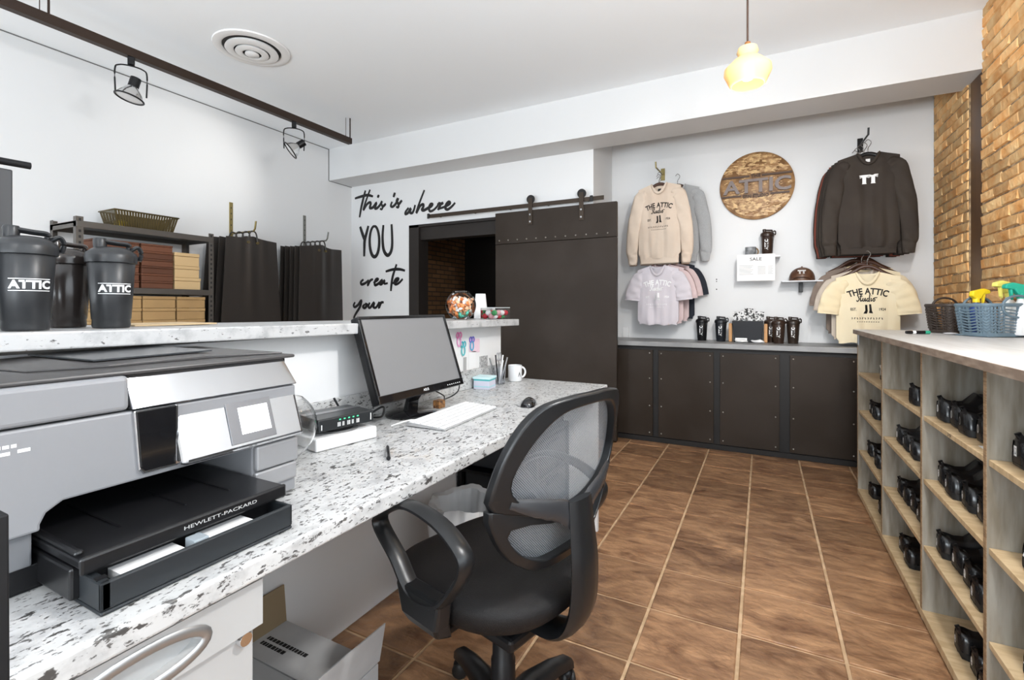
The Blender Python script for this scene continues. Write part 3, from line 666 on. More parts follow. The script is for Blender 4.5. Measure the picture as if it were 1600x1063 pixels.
MESH = mat('chair_mesh', (.20, .21, .225), .5); N, L, b = nodes(MESH)  # base colour lightened to stand for light reflected off the mesh
tc = N.new('ShaderNodeTexCoord'); mp = N.new('ShaderNodeMapping'); mp.inputs['Rotation'].default_value = (0, rad(45), 0)
L.new(tc.outputs['Object'], mp.inputs[0]); sx_ = N.new('ShaderNodeSeparateXYZ'); L.new(mp.outputs[0], sx_.inputs[0])
def holes(sock):
    a = N.new('ShaderNodeMath'); a.operation = 'MULTIPLY'; a.inputs[1].default_value = 2*pi/.0040; L.new(sock, a.inputs[0])
    c_ = N.new('ShaderNodeMath'); c_.operation = 'SINE'; L.new(a.outputs[0], c_.inputs[0]); return c_.outputs[0]
ad = N.new('ShaderNodeMath'); ad.operation = 'ADD'; L.new(holes(sx_.outputs[0]), ad.inputs[0]); L.new(holes(sx_.outputs[2]), ad.inputs[1])
gt = N.new('ShaderNodeMath'); gt.operation = 'LESS_THAN'; gt.inputs[1].default_value = .55; L.new(ad.outputs[0], gt.inputs[0])
L.new(gt.outputs[0], b.inputs['Alpha'])
def sheet(P, off):
    mm = M(); rgs = []
    cz = sum(p[1] for p in P)/len(P)
    for k in (1.02, .8, .6, .4, .2, .01):
        rgs.append([(x*k, bs(x*k, cz+(z-cz)*k)+off, cz+(z-cz)*k) for x, z in P])
    return mm.loft(rgs, False)
sheet(di, .010).build('back_mesh', MESH, ch, smooth=True)
sheet(dl, .010).build('lumbar_mesh', MESH, ch, smooth=True)
# spine: wide bar from under the seat, curving up to the back
sp = catmull([(0, -.05, .425), (0, -.15, .412), (0, -.225, .435), (0, -.262, .50), (0, -.270, .60), (0, -.264, .68), (0, -.256, .765)], 6)
wd = [.045+.012*sin(pi*i/(len(sp)-1)) for i in range(len(sp))]
M().tube(sp, [w_/.05 for w_ in wd], 10, flat=(.050, .014), up=(0, 1, .3)).build('spine', CPL, ch, smooth=True)
yk = M()
for sd in (-1, 1):
    yk.tube(catmull([(0, -.262, .70), (sd*.05, bs(.05, .742)-.020, .742), (sd*.12, bs(.12, .768)-.016, .768), (sd*.205, bs(.205, .80)-.012, .798)], 5), [1, 1, 1, .95, .95, .9, .9, .85, .8, .8, .7, .7, .6, .5, .4, .35], 8, flat=(.030, .010), up=(0, 1, 0))
yk.build('yoke', mat('satin_grey_plastic', (.030, .031, .034), .26, spec=.7), ch, smooth=True)
# ================================================================ things on the counter ledge
SHK = mat('charcoal_shaker', (.020, .021, .023), .36, spec=.5); SHKD = mat('smoky_shaker', (.022, .017, .015), .22, spec=.6)
def wrap_logo(rad_, z0, h, wid, vertical, mk, a0=0.):
    mm = M()
    if vertical: letters('ATTIC', (0, 0, 0), (0, 0, 1), (0, -1, 0), h, wid, .05, mm=mm); q = [(p[1], p[2]) for p in mm.v]
    else: letters('ATTIC', (0, 0, 0), (0, 1, 0), (0, 0, 1), h, wid, .06, mm=mm); q = [(p[1], p[2]) for p in mm.v]
    def rr(z): return rad_(z)+.0006
    mm.v = [(rr(z0+z)*cos(a0+y/rr(z0+z)), rr(z0+z)*sin(a0+y/rr(z0+z)), z0+z) for y, z in q]
    if not vertical:   # thin rules above and below the lettering
        for zz in (-.35*h, 1.18*h):
            o = len(mm.v); n = 9; y0, y1 = -wid/2, wid/2
            for i in range(n):
                y = y0+(y1-y0)*i/(n-1)
                for dz in (0, .09*h): mm.v.append((rr(z0+zz)*cos(a0+y/rr(z0+zz)), rr(z0+zz)*sin(a0+y/rr(z0+zz)), z0+zz+dz))
            mm.f += [(o+2*i, o+2*i+2, o+2*i+3, o+2*i+1) for i in range(n-1)]
    return mm
def shaker(label, loc, s, rz, m, vertical=False, logo=True, group='shaker bottles on the ledge'):
    t = thing('shaker_bottle', label, 'bottle', loc, rz, group)
    r0, r1 = .036*s, .047*s
    M().lathe([(.001, 0), (r0, 0), (r0+.002*s, .006*s), (r0+.0012*s, .020*s), (r0+.0028*s, .022*s), (r1, .160*s), (r1-.002*s, .162*s), (.001, .162*s)], 36).build('cup', m, t, smooth=True)
    M().lathe([(r1+.0005, .158*s), (r1+.004*s, .160*s), (r1+.005*s, .176*s), (r1+.002*s, .184*s), (.036*s, .194*s), (.026*s, .198*s), (.001, .198*s)], 36).build('lid', m, t, smooth=True)
    M().lathe([(.013*s, .194*s), (.014*s, .214*s), (.012*s, .219*s), (.001, .219*s)], 20, (0, -.022*s, 0)).build('spout_cap', m, t, smooth=True)
    M().tube(catmull([(0, .030*s, .190*s), (0, .034*s, .206*s), (0, .010*s, .209*s), (0, -.018*s, .212*s)], 5), 1, 8, flat=(.012*s, .006*s)).build('flip_arm', m, t, smooth=True)
    M().tube(catmull([(0, .036*s, .190*s), (0, .052*s, .202*s), (0, .060*s, .188*s), (0, .056*s, .168*s)], 5), 1, 8, flat=(.010*s, .005*s)).build('carry_loop', m, t, smooth=True)
    if logo:
        def R_(z): return r0+.0028*s+(r1-r0-.0028*s)*max(0, min(1, (z-.022*s)/(.138*s)))
        wrap_logo(R_, .088*s if not vertical else .09*s, .016*s if not vertical else .024*s, .070*s if not vertical else .085*s, vertical, None).build('logo', WINK, t)
    return t
# facing angle of each logo: towards the customer at the desk
A0 = rad(-30)
shaker('large charcoal shaker bottle with white ATTIC logo, nearest on the ledge', (-1.385, .428, zl(.43)+.0015), 1.0, rad(-8), SHK)
shaker('smoky dark shaker bottle between two charcoal ones on the ledge', (-1.535, .550, zl(.55)+.0015), .98, rad(-20), SHKD, logo=False)
shaker('charcoal shaker bottle with white ATTIC logo beside the cardboard shelves', (-1.43, .598, zl(.6)+.0015), 1.0, rad(-12), SHK)
shaker('charcoal shaker bottle cut off by the left edge of the picture', (-1.44, .318, zl(.33)+.0015), 1.0, rad(-60), SHK)
tag(M().box(-1.70, -1.50, .68, .90, zl(.68)+.0005, zl(.68)+.005).build('card_sheet', mat('kraft_sheet', (.50, .37, .22), .85), bevel=.001), 'flat kraft card sheet lying on the counter ledge', 'cardboard')
# candy bowl, cups, acrylic box
cb = thing('candy_jar', 'round clear jar of orange and white wrapped candies on the ledge', 'jar', (-1.46, 2.20, zl(2.2)))
JR = .083
pr_ = [(.001, .001), (.035, .001)]+[(JR*sin(a), .078-JR*cos(a)) for a in [rad(25+k*10) for k in range(13)]]
JAR = mat('thin_clear_plastic', (.9, .93, .95), .05); N, L, b = nodes(JAR)
tr = N.new('ShaderNodeBsdfTransparent'); mx = N.new('ShaderNodeMixShader'); gl = N.new('ShaderNodeBsdfGlossy'); gl.inputs['Roughness'].default_value = .05
lw = N.new('ShaderNodeLayerWeight'); lw.inputs['Blend'].default_value = .25; L.new(lw.outputs['Fresnel'], mx.inputs[0])
L.new(tr.outputs[0], mx.inputs[1]); L.new(gl.outputs[0], mx.inputs[2]); L.new(mx.outputs[0], N['Material Output'].inputs[0])
M().lathe(pr_, 32, cap=False).build('jar_wall', JAR, cb, smooth=True)
M().tube([(JR*.50*cos(t), JR*.50*sin(t), .152) for t in [2*pi*i/28 for i in range(28)]], .004, 8, True).build('jar_rim', JAR, cb, smooth=True)
CAND = [mat('candy_orange', (.80, .28, .08), .35), mat('candy_peach', (.82, .50, .30), .4), mat('candy_white', (.85, .83, .80), .4), mat('candy_mint', (.10, .55, .42), .4)]
rnd = random.Random(3); cm = M().sphere((0, 0, 0), .012, 7, 4, (1.3, .8, .8)).lathe([(.001, .012), (.009, .022)], 6, ax='x', cap=False).lathe([(.001, -.012), (.009, -.022)], 6, ax='x', cap=False)
c0 = [None]*4; k = 0
while k < 70:
    x, y, z = [rnd.uniform(-1, 1) for _ in range(3)]
    r2 = sqrt(x*x+y*y+z*z)
    if r2 > 1 or z > .55: continue
    p = (-1.46+x*.062, 2.20+y*.062, zl(2.2)+.078+z*.062)
    ci = 3 if (z < -.55 and rnd.random() < .5) else rnd.choice((0, 0, 1, 1, 2, 2))
    if c0[ci] is None:
        mm = M(); mm.add(cm.v, cm.f); o = c0[ci] = mm.build('candy', CAND[ci], smooth=True)
    else: o = c0[ci].copy(); COL.objects.link(o)
    o.location = p; o.rotation_euler = (rnd.uniform(0, 6), rnd.uniform(0, 6), rnd.uniform(0, 6))
    tag(o, ('orange', 'peach', 'white', 'mint green')[ci]+' wrapped candy in the round clear jar', 'candy', ('orange', 'peach', 'white', 'mint')[ci]+' candies in the jar'); k += 1
cp_ = thing('paper_cups', 'stack of upside-down white paper cups behind the candy jar', 'cups', (-1.535, 2.53, zl(2.5)))
for k in range(4): M().lathe([(.040, .002+k*.016), (.042, .002+k*.016), (.041, .006+k*.016), (.030, .105+k*.016), (.001, .105+k*.016)], 24, cap=False).build('cup', PAPER, cp_, smooth=True)
ab = thing('acrylic_box', 'clear acrylic box of red and green sweets on the ledge end', 'box', (-1.385, 2.45, zl(2.36)+.001))
M().box(-.05, .05, -.085, .085, .001, .066).build('box_wall', JAR, ab)
M().tube([(-.05, -.085, .066), (.05, -.085, .066), (.05, .085, .066), (-.05, .085, .066)], .0018, 6, True).build('rim', mat('acrylic_edge', (.7, .75, .77), .2), ab)
for k in range(16):
    x, y = (-.03+.02*(k % 4)), (-.066+.0435*(k//4))
    q = M().sphere((0, 0, 0), .018, 9, 6, (1, 1.1, .9)).build('sweet', [mat('sweet_red', (.55, .03, .05), .3), mat('sweet_green', (.05, .30, .10), .35), mat('sweet_pink', (.75, .40, .45), .35), PAPER][(k*7+k//4) % 4], smooth=True)
    q.location = (-1.385+x, 2.45+y, zl(2.5)+.020+.018*(k % 2)); tag(q, ('red', 'green', 'pink', 'white')[(k*7+k//4) % 4]+' sweet in the clear acrylic box', 'sweet', ('red', 'green', 'pink', 'white')[(k*7+k//4) % 4]+' sweets in the acrylic box')
# ================================================================ left wall: display stand, shelving, boxes, bags
ds = thing('display_stand', 'black floor display stand with peg arm behind the shaker bottles', 'stand', (-2.26, .60, 0))
DSM = mat('charcoal_steel', (.05, .052, .056), .45, .3)
M().box(-.02, .02, -.06, .060, .03, 1.69).build('back_board', DSM, ds, bevel=.004)
M().box(.02, .055, -.04, .012, .03, 1.765).build('post', BLKM, ds, bevel=.006)
M().box(-.2, .2, -.2, .2, .001, .03).build('foot', BLKM, ds, bevel=.005)
M().tube([(.03, -.01, 1.71), (.03, .10, 1.712)], .012, 12).build('peg_arm', BLKM, ds, smooth=True)
M().lathe([(.001, .02), (.008, .02), (.008, .026), (.001, .026)], 12, (0, .01, 1.585), 'x').build('bolt', BLK, ds, smooth=True)
SHF = mat('grey_shelf_steel', (.13, .12, .11), .4, .6)
ru = thing('shelving_unit', 'grey slotted steel shelving unit against the left wall', 'shelf', (-4.3, 1.97, 0))
A, B, Y_0, Y_1 = -4.495, -4.10, 1.515, 2.43
for x in (A+.02, B-.02):
    for y in (Y_0, Y_1-.04):
        u_ = M(); dy = .04
        u_.box(x-.02, x+.02, y if y < 2 else y+.036, y+.004 if y < 2 else y+.04, .001, 1.845)
        xf = x+.018 if x > -4.3 else x-.02
        u_.box(xf-.0, xf+.004, y, y+.04, .001, 1.845)
        u_.build('upright', SHF, ru, world=True)
        if x > -4.3:
            s_ = M()
            for k in range(46): s_.box(xf+.004, xf+.0046, y+.013, y+.027, .06+k*.039, .078+k*.039)
            s_.build('slots', DKP, ru, world=True)['kind'] = 'stuff'
for z in (1.80, 1.355, .93, .45, .08):
    bb = M().box(A, B, Y_0, Y_1, z, z+.012).build('shelf_board', SHF, ru, world=True)
    for (xa, xb, ya, yb) in ((B-.006, B+.004, Y_0, Y_1), (A, A+.006, Y_0, Y_1), (A, B, Y_0, Y_0+.006), (A, B, Y_1-.006, Y_1)):
        M().box(xa, xb, ya, yb, z-.028, z+.016).move((4.3, -1.97, 0)).build('shelf_beam', SHF, bb, bevel=.003)
# basket on the top shelf
OLV = mat('olive_plastic', (.075, .052, .014), .45)
bk = thing('plastic_basket', 'olive brown slotted plastic basket on top of the grey shelving', 'basket', (-4.28, 1.975, 1.8165))
M().box(-.09, .09, -.185, .185, .001, .006).build('bottom', OLV, bk)
M().tube([(-.115, -.215, .125), (.115, -.215, .125), (.115, .215, .125), (-.115, .215, .125)], 1, 8, True, flat=(.010, .006)).build('rim', OLV, bk, smooth=True)
sl = M()
for s_ in (-1, 1):
    for k in range(24):
        y = -.18+k*.0157; sl.hexa([(s_*.09, y-.0055, .004), (s_*.094, y-.0055, .004), (s_*.094, y+.0055, .004), (s_*.09, y+.0055, .004)], [(s_*.110, y*1.15-.006, .122), (s_*.114, y*1.15-.006, .122), (s_*.114, y*1.15+.006, .122), (s_*.110, y*1.15+.006, .122)])
    for k in range(10):
        x = -.08+k*.0178; sl.hexa([(x-.004, s_*.184, .004), (x+.004, s_*.184, .004), (x+.004, s_*.188, .004), (x-.004, s_*.188, .004)], [(x*1.2-.004, s_*.209, .122), (x*1.2+.004, s_*.209, .122), (x*1.2+.004, s_*.213, .122), (x*1.2-.004, s_*.213, .122)])
sl.tube([(-.098, -.195, .05), (.098, -.195, .05), (.098, .195, .05), (-.098, .195, .05)], .003, 6, True)
sl.build('slats', OLV, bk)
tag(M().box(-.03, .03, -.03, .03, 0, .05).move((-4.22, 1.82, 1.824), .3).build('yellow_item', mat('yellow', (.75, .55, .04), .5), bevel=.01), 'yellow thing inside the olive basket', 'object')
# boxes
KR = mat('kraft_box', (.45, .285, .125), .8, col2=(.40, .25, .11), nscale=4); KR2 = mat('light_kraft_box', (.62, .43, .22), .8)
RB_ = mat('red_brown_box', (.13, .048, .024), .55, rnd=.3)
def carton(label, x0, x1, y0, y1, z0, z1, m, group, tape=False):
    t = thing('carton', label, 'box', ((x0+x1)/2, (y0+y1)/2, z0), 0, group)
    M().box(x0, x1, y0, y1, z0, z1-(z1-z0)*.28).build('tray', m, t, bevel=.003, world=True)
    M().box(x0-.002, x1+.003, y0-.002, y1+.002, z1-(z1-z0)*.26, z1).build('lid', m, t, bevel=.003, world=True)
names = ('left', 'middle', 'right')
for c_, (ya, yb) in enumerate(((1.63, 1.912), (1.922, 2.145), (2.16, 2.375))):
    for r, nm in enumerate(('bottom', 'lower', 'upper', 'top')):
        za = .946+r*.092
        dx = random.uniform(-.006, .006)
        carton('tan kraft carton, %s of the %s stack on the middle shelf' % (nm, names[c_]), -4.42, -4.125+dx, ya, yb, za, za+.0905, KR, 'tan cartons on the middle shelf')
for c_, (ya, yb, n, tag_) in enumerate(((1.62, 1.895, 6, 'left'), (1.91, 2.125, 6, 'right'))):
    for r in range(n):
        za = 1.3715+r*.0565
        carton('flat reddish brown box, %s from the bottom of the %s red stack' % (('first', 'second', 'third', 'fourth', 'fifth', 'sixth')[r], tag_), -4.40, -4.12+random.uniform(-.005, .005), ya, yb, za, za+.0555, RB_, 'reddish brown boxes on the shelf')
for r, (h, yb) in enumerate(((.093, 2.335), (.093, 2.325), (.105, 2.325))):
    za = 1.3715+(0, .094, .188)[r]
    carton('light kraft carton, %s of the stack beside the red boxes' % ('bottom', 'middle', 'top')[r], -4.40, -4.12, 2.14, yb, za, za+h, KR2, 'light kraft cartons')
# hooks and yoga mat bags on the left wall
BAG = mat('dark_mat_vinyl', (.034, .029, .026), .33, spec=.6); BRS = mat('aged_brass', (.30, .24, .10), .4, .8)
def wall_arm(label, y, z, m):
    t = thing('wall_hook', label, 'hook', (XL, y, z))
    M().box(.001, .006, -.018, .018, -.25, .30).build('strip', m, t, bevel=.002)
    mm = M()
    for k in range(5): mm.box(.006, .0065, -.004, .004, .02+k*.055, .034+k*.055)
    mm.build('slots', DKP, t)
    M().tube([(.006, 0, 0), (.34, 0, .0), (.36, 0, .02), (.375, 0, .09)], .008, 10).build('arm', m, t, smooth=True)
    return t
wall_arm('brass strip and arm carrying the left dark mat bags', 2.83, 1.93, BRS)
wall_arm('steel strip and arm carrying the right dark mat bags', 3.66, 1.945, mat('dull_steel', (.22, .22, .20), .4, .7))
def matbag(label, x, y, ztop, wtop, wbot, zbot, seed, group):
    t = thing('mat_bag', label, 'bag', (x, y, ztop), 0, group); r = random.Random(seed); ph = r.uniform(0, 6)
    NY, NZ = 28, 16; mm = M(); G_ = []
    for s_ in (1, -1):
        g = []
        for j in range(NZ+1):
            v = j/NZ; z = zbot-ztop+(ztop-zbot)*v; hw = (wbot+(wtop-wbot)*v)/2
            for i in range(NY+1):
                u = -1+2*i/NY
                fold = .020*math.exp(-((u+.05)/.16)**2)*v+.010*math.exp(-((u-.42)/.14)**2)*v*v+.010*math.exp(-((u+.45)/.14)**2)*v*v
                bulge = .010*(1-u*u)*(1-v)*.7
                dip = -.012*math.exp(-(u/.35)**2)*0 if v < 1 else 0
                pinch = .03*v**6*math.exp(-(u/.3)**2)
                g.append((s_*(.004+(fold+bulge) if s_ > 0 else .004+bulge*.3)+.004*sin(3*u+ph), u*hw, z+pinch+.004*sin(5*u+ph)*v))
        G_.append(g)
    W_ = NY+1
    for k, g in enumerate(G_):
        f = [(j*W_+i, j*W_+i+1, (j+1)*W_+i+1, (j+1)*W_+i) for j in range(NZ) for i in range(NY)]; mm.add(g, f)
    n = W_*(NZ+1)
    rim = [i for i in range(W_)]+[j*W_+NY for j in range(1, NZ+1)]+[NZ*W_+i for i in range(NY-1, -1, -1)]+[j*W_ for j in range(NZ-1, 0, -1)]
    mm.f += [(rim[i], rim[(i+1) % len(rim)], rim[(i+1) % len(rim)]+n, rim[i]+n) for i in range(len(rim))]
    mm.build('panel', BAG, t, smooth=True)
    for dy in (-.045, .045):
        M().lathe([(.007, -.004), (.012, -.004), (.012, .02), (.007, .02)], 12, (.0, dy, -.03), 'x', cap=False).build('grommet', BRS, t, smooth=True)
    M().tube(catmull([(.012, -.045, -.02), (.012, -.03, .055), (.012, 0, .075), (.012, .03, .055), (.012, .045, -.02)], 5), .0065, 8).build('strap', BAG, t, smooth=True)
pos = ('nearest the room', 'second from the front', 'third from the front', 'fourth from the front', 'against the wall')
for k in range(4):
    matbag('dark vinyl mat bag on the brass arm, %s' % pos[k], -4.18-k*.075, 2.83-.015*k, 1.855-.0*k, .49-.01*k, .60-.005*k, .98, k, 'mat bags on the brass arm')
for k in range(5):
    matbag('dark vinyl mat bag on the steel arm, %s' % pos[k], -4.16-k*.062, 3.60-.008*k, 1.86, .54, .585, .98, 10+k, 'mat bags on the steel arm')
# ================================================================ barn door and rail
bd = thing('barn_door', 'dark bronze sliding barn door with a riveted top panel', 'door', (-1.795, 4.30, .016))
M().box(-2.422, -1.166, 4.285, 4.325, .016, 1.866).build('main_panel', GUN, bd, bevel=.002, world=True)
M().box(-2.422, -1.166, 4.281, 4.325, 1.870, 2.187).build('top_panel', GUN, bd, bevel=.002, world=True)
for k in range(12):
    M().sphere((-2.375+k*.1025, 4.281, 1.905), .0085, 8, 4).build('rivet', mat('pale_rivet', (.35, .32, .29), .35, .8), bd, smooth=True, world=True)
RAILM = mat('rust_bronze', (.050, .036, .026), .45, .5)
for x in (-2.023, -1.497):
    q = M().box(x-.022, x+.022, 4.268, 4.274, 2.04, 2.30).build('hanger_strap', RAILM, bd, bevel=.002, world=True)
    for zz in (2.07, 2.14): M().lathe([(.001, 4.262), (.009, 4.262), (.009, 4.270), (.001, 4.270)], 6, (x, 0, zz), 'y').build('bolt', STEEL, bd, world=True)
    M().lathe([(.001, 4.276), (.042, 4.276), (.036, 4.282), (.036, 4.288), (.042, 4.292), (.001, 4.292)], 24, (x, 0, 2.292), 'y').build('wheel', BLKSTEEL, bd, smooth=True, world=True)
rl = thing('barn_door_rail', 'flat brown steel rail above the doorway', 'rail', (-2.28, 4.285, 2.233))
M().box(-3.274, -1.284, 4.279, 4.287, 2.213, 2.253).build('bar', RAILM, rl, bevel=.002, world=True)
for x in (-3.15, -2.70, -2.28, -1.86, -1.45): M().lathe([(.012, 4.287), (.012, 4.349)], 12, (x, 0, 2.233), 'y').build('standoff', RAILM, rl, world=True, smooth=True)
for x in (-3.265, -1.40): M().box(x-.016, x+.016, 4.268, 4.279, 2.205, 2.262).build('end_stop', BLKSTEEL, rl, bevel=.006, world=True)
# ================================================================ lettering on the partition wall
SC = 7.595
def wp(u, v, oy=280):
    u = 540+u/SC; v = oy+v/SC
    a = (u-800)/FPX; rx = a*cos(YAW)-sin(YAW); ry = a*sin(YAW)+cos(YAW); t = (YP-.003)/ry
    return (rx*t, YP-.003, ZC-(v-CY)/FPX*t)
VIN = mat('black_vinyl_letter', (.010, .009, .009), .45)
def word(label, strokes, oy=280, r=.016):
    mm = M()
    for st in strokes:
        P = catmull([wp(u, v, oy) for u, v in st], 5)
        mm.tube(P, [r*(.75+.35*sin(pi*(i+.5)/len(P))) for i in range(len(P))], 8, flat=(1, .10), up=(0, -1, 0))
    return tag(mm.build('wall_lettering', VIN, smooth=True), label, 'lettering', 'lettering on the partition wall')
word('black script word this on the white partition wall', [
    [(235, 135), (210, 230), (185, 340), (165, 455)], [(110, 230), (180, 208), (260, 190), (325, 206)], [(290, 125), (255, 220), (225, 310), (212, 366), (250, 303), (285, 276), (298, 292), (288, 342), (325, 335), (365, 282), (348, 342), (372, 345), (410, 305), (433, 262), (421, 288), (438, 325), (430, 358), (408, 350)],
    [(436, 335), (478, 292)], [(395, 187), (380, 220)]])
word('black script word is beside the word this', [[(552, 268), (536, 318), (562, 326), (600, 285), (622, 230), (606, 262), (628, 300), (624, 336), (600, 326)], [(626, 306), (668, 252)], [(585, 160), (568, 215)]])
word('bronze-black script word where above the door rail', [[(748, 340), (712, 388), (712, 415), (742, 398), (772, 350), (764, 392), (790, 402), (812, 360), (825, 306)], [(935, 130), (892, 240), (856, 340), (840, 402), (882, 322), (918, 300), (922, 328), (906, 362), (930, 370), (975, 345), (1012, 325), (1030, 300), (1008, 298), (990, 340), (1000, 380), (1042, 368), (1090, 318), (1098, 285)],
    [(1098, 285), (1125, 300), (1095, 368)], [(1125, 300), (1160, 280)], [(1110, 352), (1190, 322), (1238, 290), (1224, 270), (1195, 300), (1185, 345), (1212, 360), (1260, 325), (1300, 280)]])
word('tall black capitals YOU below the script', [[(172, 565), (200, 650), (226, 730)], [(270, 555), (248, 640), (226, 730), (222, 820), (220, 918)], [(342+57*sin(2*pi*k/20), 740-182*cos(2*pi*k/20)) for k in range(21)], [(448, 545), (438, 700), (452, 840), (495, 904), (536, 865), (553, 760), (545, 535)]], r=.020)
word('black script word create beside the doorway', [[(212, 356), (182, 385), (190, 414), (232, 400), (275, 362)], [(278, 368), (262, 426), (290, 372), (325, 352)], [(330, 396), (375, 370), (386, 350), (364, 352), (345, 390), (352, 424), (395, 400), (440, 362), (412, 382), (405, 408), (428, 412), (462, 366), (458, 405), (500, 400)],
    [(605, 175), (562, 310), (546, 400), (537, 494)], [(475, 262), (560, 238), (640, 235), (705, 252)], [(556, 402), (610, 376), (628, 346), (600, 350), (580, 385), (592, 414), (632, 398), (678, 350)]], 390)
word('black script word your low on the wall above the ledge', [[(112, 625), (95, 662), (110, 684), (150, 655), (186, 605), (170, 680), (125, 755), (100, 808), (108, 845)], [(228, 650), (205, 678), (226, 695), (250, 668), (236, 646), (265, 656)], [(287, 630), (270, 678), (292, 690), (337, 630), (330, 682), (362, 688), (400, 622)], [(407, 622), (395, 695), (420, 634), (452, 628)]], 390)
# ================================================================ base cabinets along the back wall
CF = 4.4865
cab = thing('cabinet_carcass', 'black framed base cabinet run along the back wall', 'cabinet', (-.1, 4.72, 0))
M().box(-1.39, .98, CF+.012, YB-.002, .002, .872).build('carcass', BLKSTEEL, cab, world=True)
M().box(-1.39, .98, CF-.004, CF+.012, .002, .045).build('kick_strip', BLKSTEEL, cab, world=True)
for i, (a, b) in enumerate(((-1.37, -.887), (-.836, -.373), (-.323, .124), (.197, .650))):
    dr_ = M().box(a, b, CF-.008, CF+.012, .052, .838).build('door', GUN, cab, bevel=.002, world=True)
    for x in (a+.025, b-.028):
        for z in (.085, .33, .58, .81): M().sphere((x+.1, CF-.008-4.72, z), .0062, 8, 4).build('rivet', mat('bright_rivet', (.6, .58, .55), .3, .8), dr_, smooth=True)
ct = tag(M().box(-1.40, 1.0, CF-.03, YB-.002, .874, .916).build('steel_worktop', mat('grey_worktop', (.25, .25, .255), .4, .15, col2=(.30, .30, .30), nscale=6), bevel=.003), 'grey metal worktop over the dark base cabinets', 'worktop')
# bright stub of trim at the left of the worktop
struct(M().box(-1.285, -1.225, YB-.02, YB-.001, .917, 1.02).build('trim_5', WHITE), 'short white upstand on the back wall')
# ================================================================ round wooden sign
sg = thing('round_sign', 'round carved wooden wall sign reading THE ATTIC', 'sign', (-.05, YB-.005, 2.345))
WD1 = mat('sign_wood', (.34, .19, .08), .5, col2=(.18, .09, .035), nscale=14, rnd=.1); WD2 = mat('sign_chip', (.66, .44, .20), .4, col2=(.36, .19, .07), nscale=26); WDD = mat('sign_dark', (.07, .034, .018), .5); WDG = mat('sign_grey', (.20, .16, .15), .45)
R0 = .308
M().lathe([(.001, 0), (R0, 0), (R0, -.028), (R0-.006, -.033), (.001, -.033)], 64, ax='y').build('disc', WD1, sg, smooth=True)
rnd = random.Random(5); cmx = M(); k = 0
while k < 420:
    x, z = rnd.uniform(-.3, .3), rnd.uniform(-.3, .3)
    if x*x+z*z > .283**2 or (-.105 < z < .115): continue
    a = atan2(z, x)+pi/2*(.9 if rnd.random() < .8 else .2)+rnd.uniform(-.5, .5)
    a = rad(25)*math.copysign(1, -x if z > 0 else x)*(abs(x)/.3)+rnd.uniform(-.45, .45)
    l, wq, h = rnd.uniform(.012, .034), rnd.uniform(.0035, .006), rnd.uniform(.002, .007)
    c_, s_ = cos(a), sin(a); q = [(x+c_*i*l-s_*j*wq, z+s_*i*l+c_*j*wq) for i, j in ((-1, -1), (1, -1), (1, 1), (-1, 1))]
    cmx.hexa([(p[0], -.032, p[1]) for p in q], [(p[0]*.998+x*.002, -.034-h, p[1]) for p in q]); k += 1
for k in range(90):
    x, z = rnd.uniform(-.28, .28), rnd.uniform(-.08, .085); a = rnd.uniform(-.5, .5); l, wq = rnd.uniform(.008, .018), .0035; c_, s_ = cos(a), sin(a)
    q = [(x+c_*i*l-s_*j*wq, z+s_*i*l+c_*j*wq) for i, j in ((-1, -1), (1, -1), (1, 1), (-1, 1))]
    cmx.hexa([(p[0], -.032, p[1]) for p in q], [(p[0], -.035, p[1]) for p in q])
o = cmx.build('carved_chips', WD2, sg); o['kind'] = 'stuff'
letters('ATTIC', (0, -.036, -.062), (1, 0, 0), (0, 0, 1), .118, .555, .035, depth=.020).build('lettering', WDG, sg)
letters('THE', (-.005, -.034, .078), (1, 0, 0), (0, 0, 1), .026, .082, .03, depth=.014).build('lettering', WDD, sg)
letters('SPIN STUDIO', (-.005, -.034, -.108), (1, 0, 0), (0, 0, 1), .030, .215, .03, depth=.014).build('lettering', WDD, sg)
for (a, b, z) in ((-.285, -.055, .082), (.045, .285, .082), (-.29, -.125, -.094), (.115, .265, -.094)): M().box(a, b, -.046, -.033, z, z+.016).build('bar', WDD, sg)
# ================================================================ small shelves on the back wall
WH = mat('white_shelf', (.70, .72, .76), .4)
sh = thing('sale_shelf', 'small white wall shelf behind the SALE notice', 'shelf', (-.05, 4.87, 1.69))
M().box(-.19, .14, 4.82, YB-.001, 1.672, 1.688).build('board', WH, sh, bevel=.002, world=True)
M().box(-.05, -.03, 4.90, YB-.001, 1.55, 1.672).build('bracket', BLK, sh, world=True)
sn = thing('sale_notice', 'white printed notice headed SALE hanging from a small shelf', 'notice', (-.052, 4.815, 1.465))
M().box(-.152, .152, -.004, 0, 0, .237).build('sheet', PAPER, sn)
letters('SALE', (0, -.0045, .180), (1, 0, 0), (0, 0, 1), .028, .095, .005).build('lettering', INK, sn)
mm = M()
for k in range(7):
    mm.box(-.135, -.02-.01*(k % 3), -.0048, -.0042, .135-k*.013, .1385-k*.013)
    mm.box(.015, .078, -.0048, -.0042, .125-k*.011, .1285-k*.011); mm.box(.095, .135-.006*(k % 2), -.0048, -.0042, .125-k*.011, .128-k*.011)
mm.build('print_lines', mat('pale_ink', (.45, .45, .45), .8), sn)
mg2 = thing('tin_mug', 'grey enamel mug on the shelf behind the SALE notice', 'mug', (-.095, 4.88, 1.6885), rad(-60))
M().lathe([(.001, 0), (.042, 0), (.045, .004), (.046, .085), (.043, .085), (.042, .008), (.001, .006)], 26).build('cup', mat('grey_enamel', (.16, .17, .18), .35, col2=(.30, .31, .32), nscale=40), mg2, smooth=True)
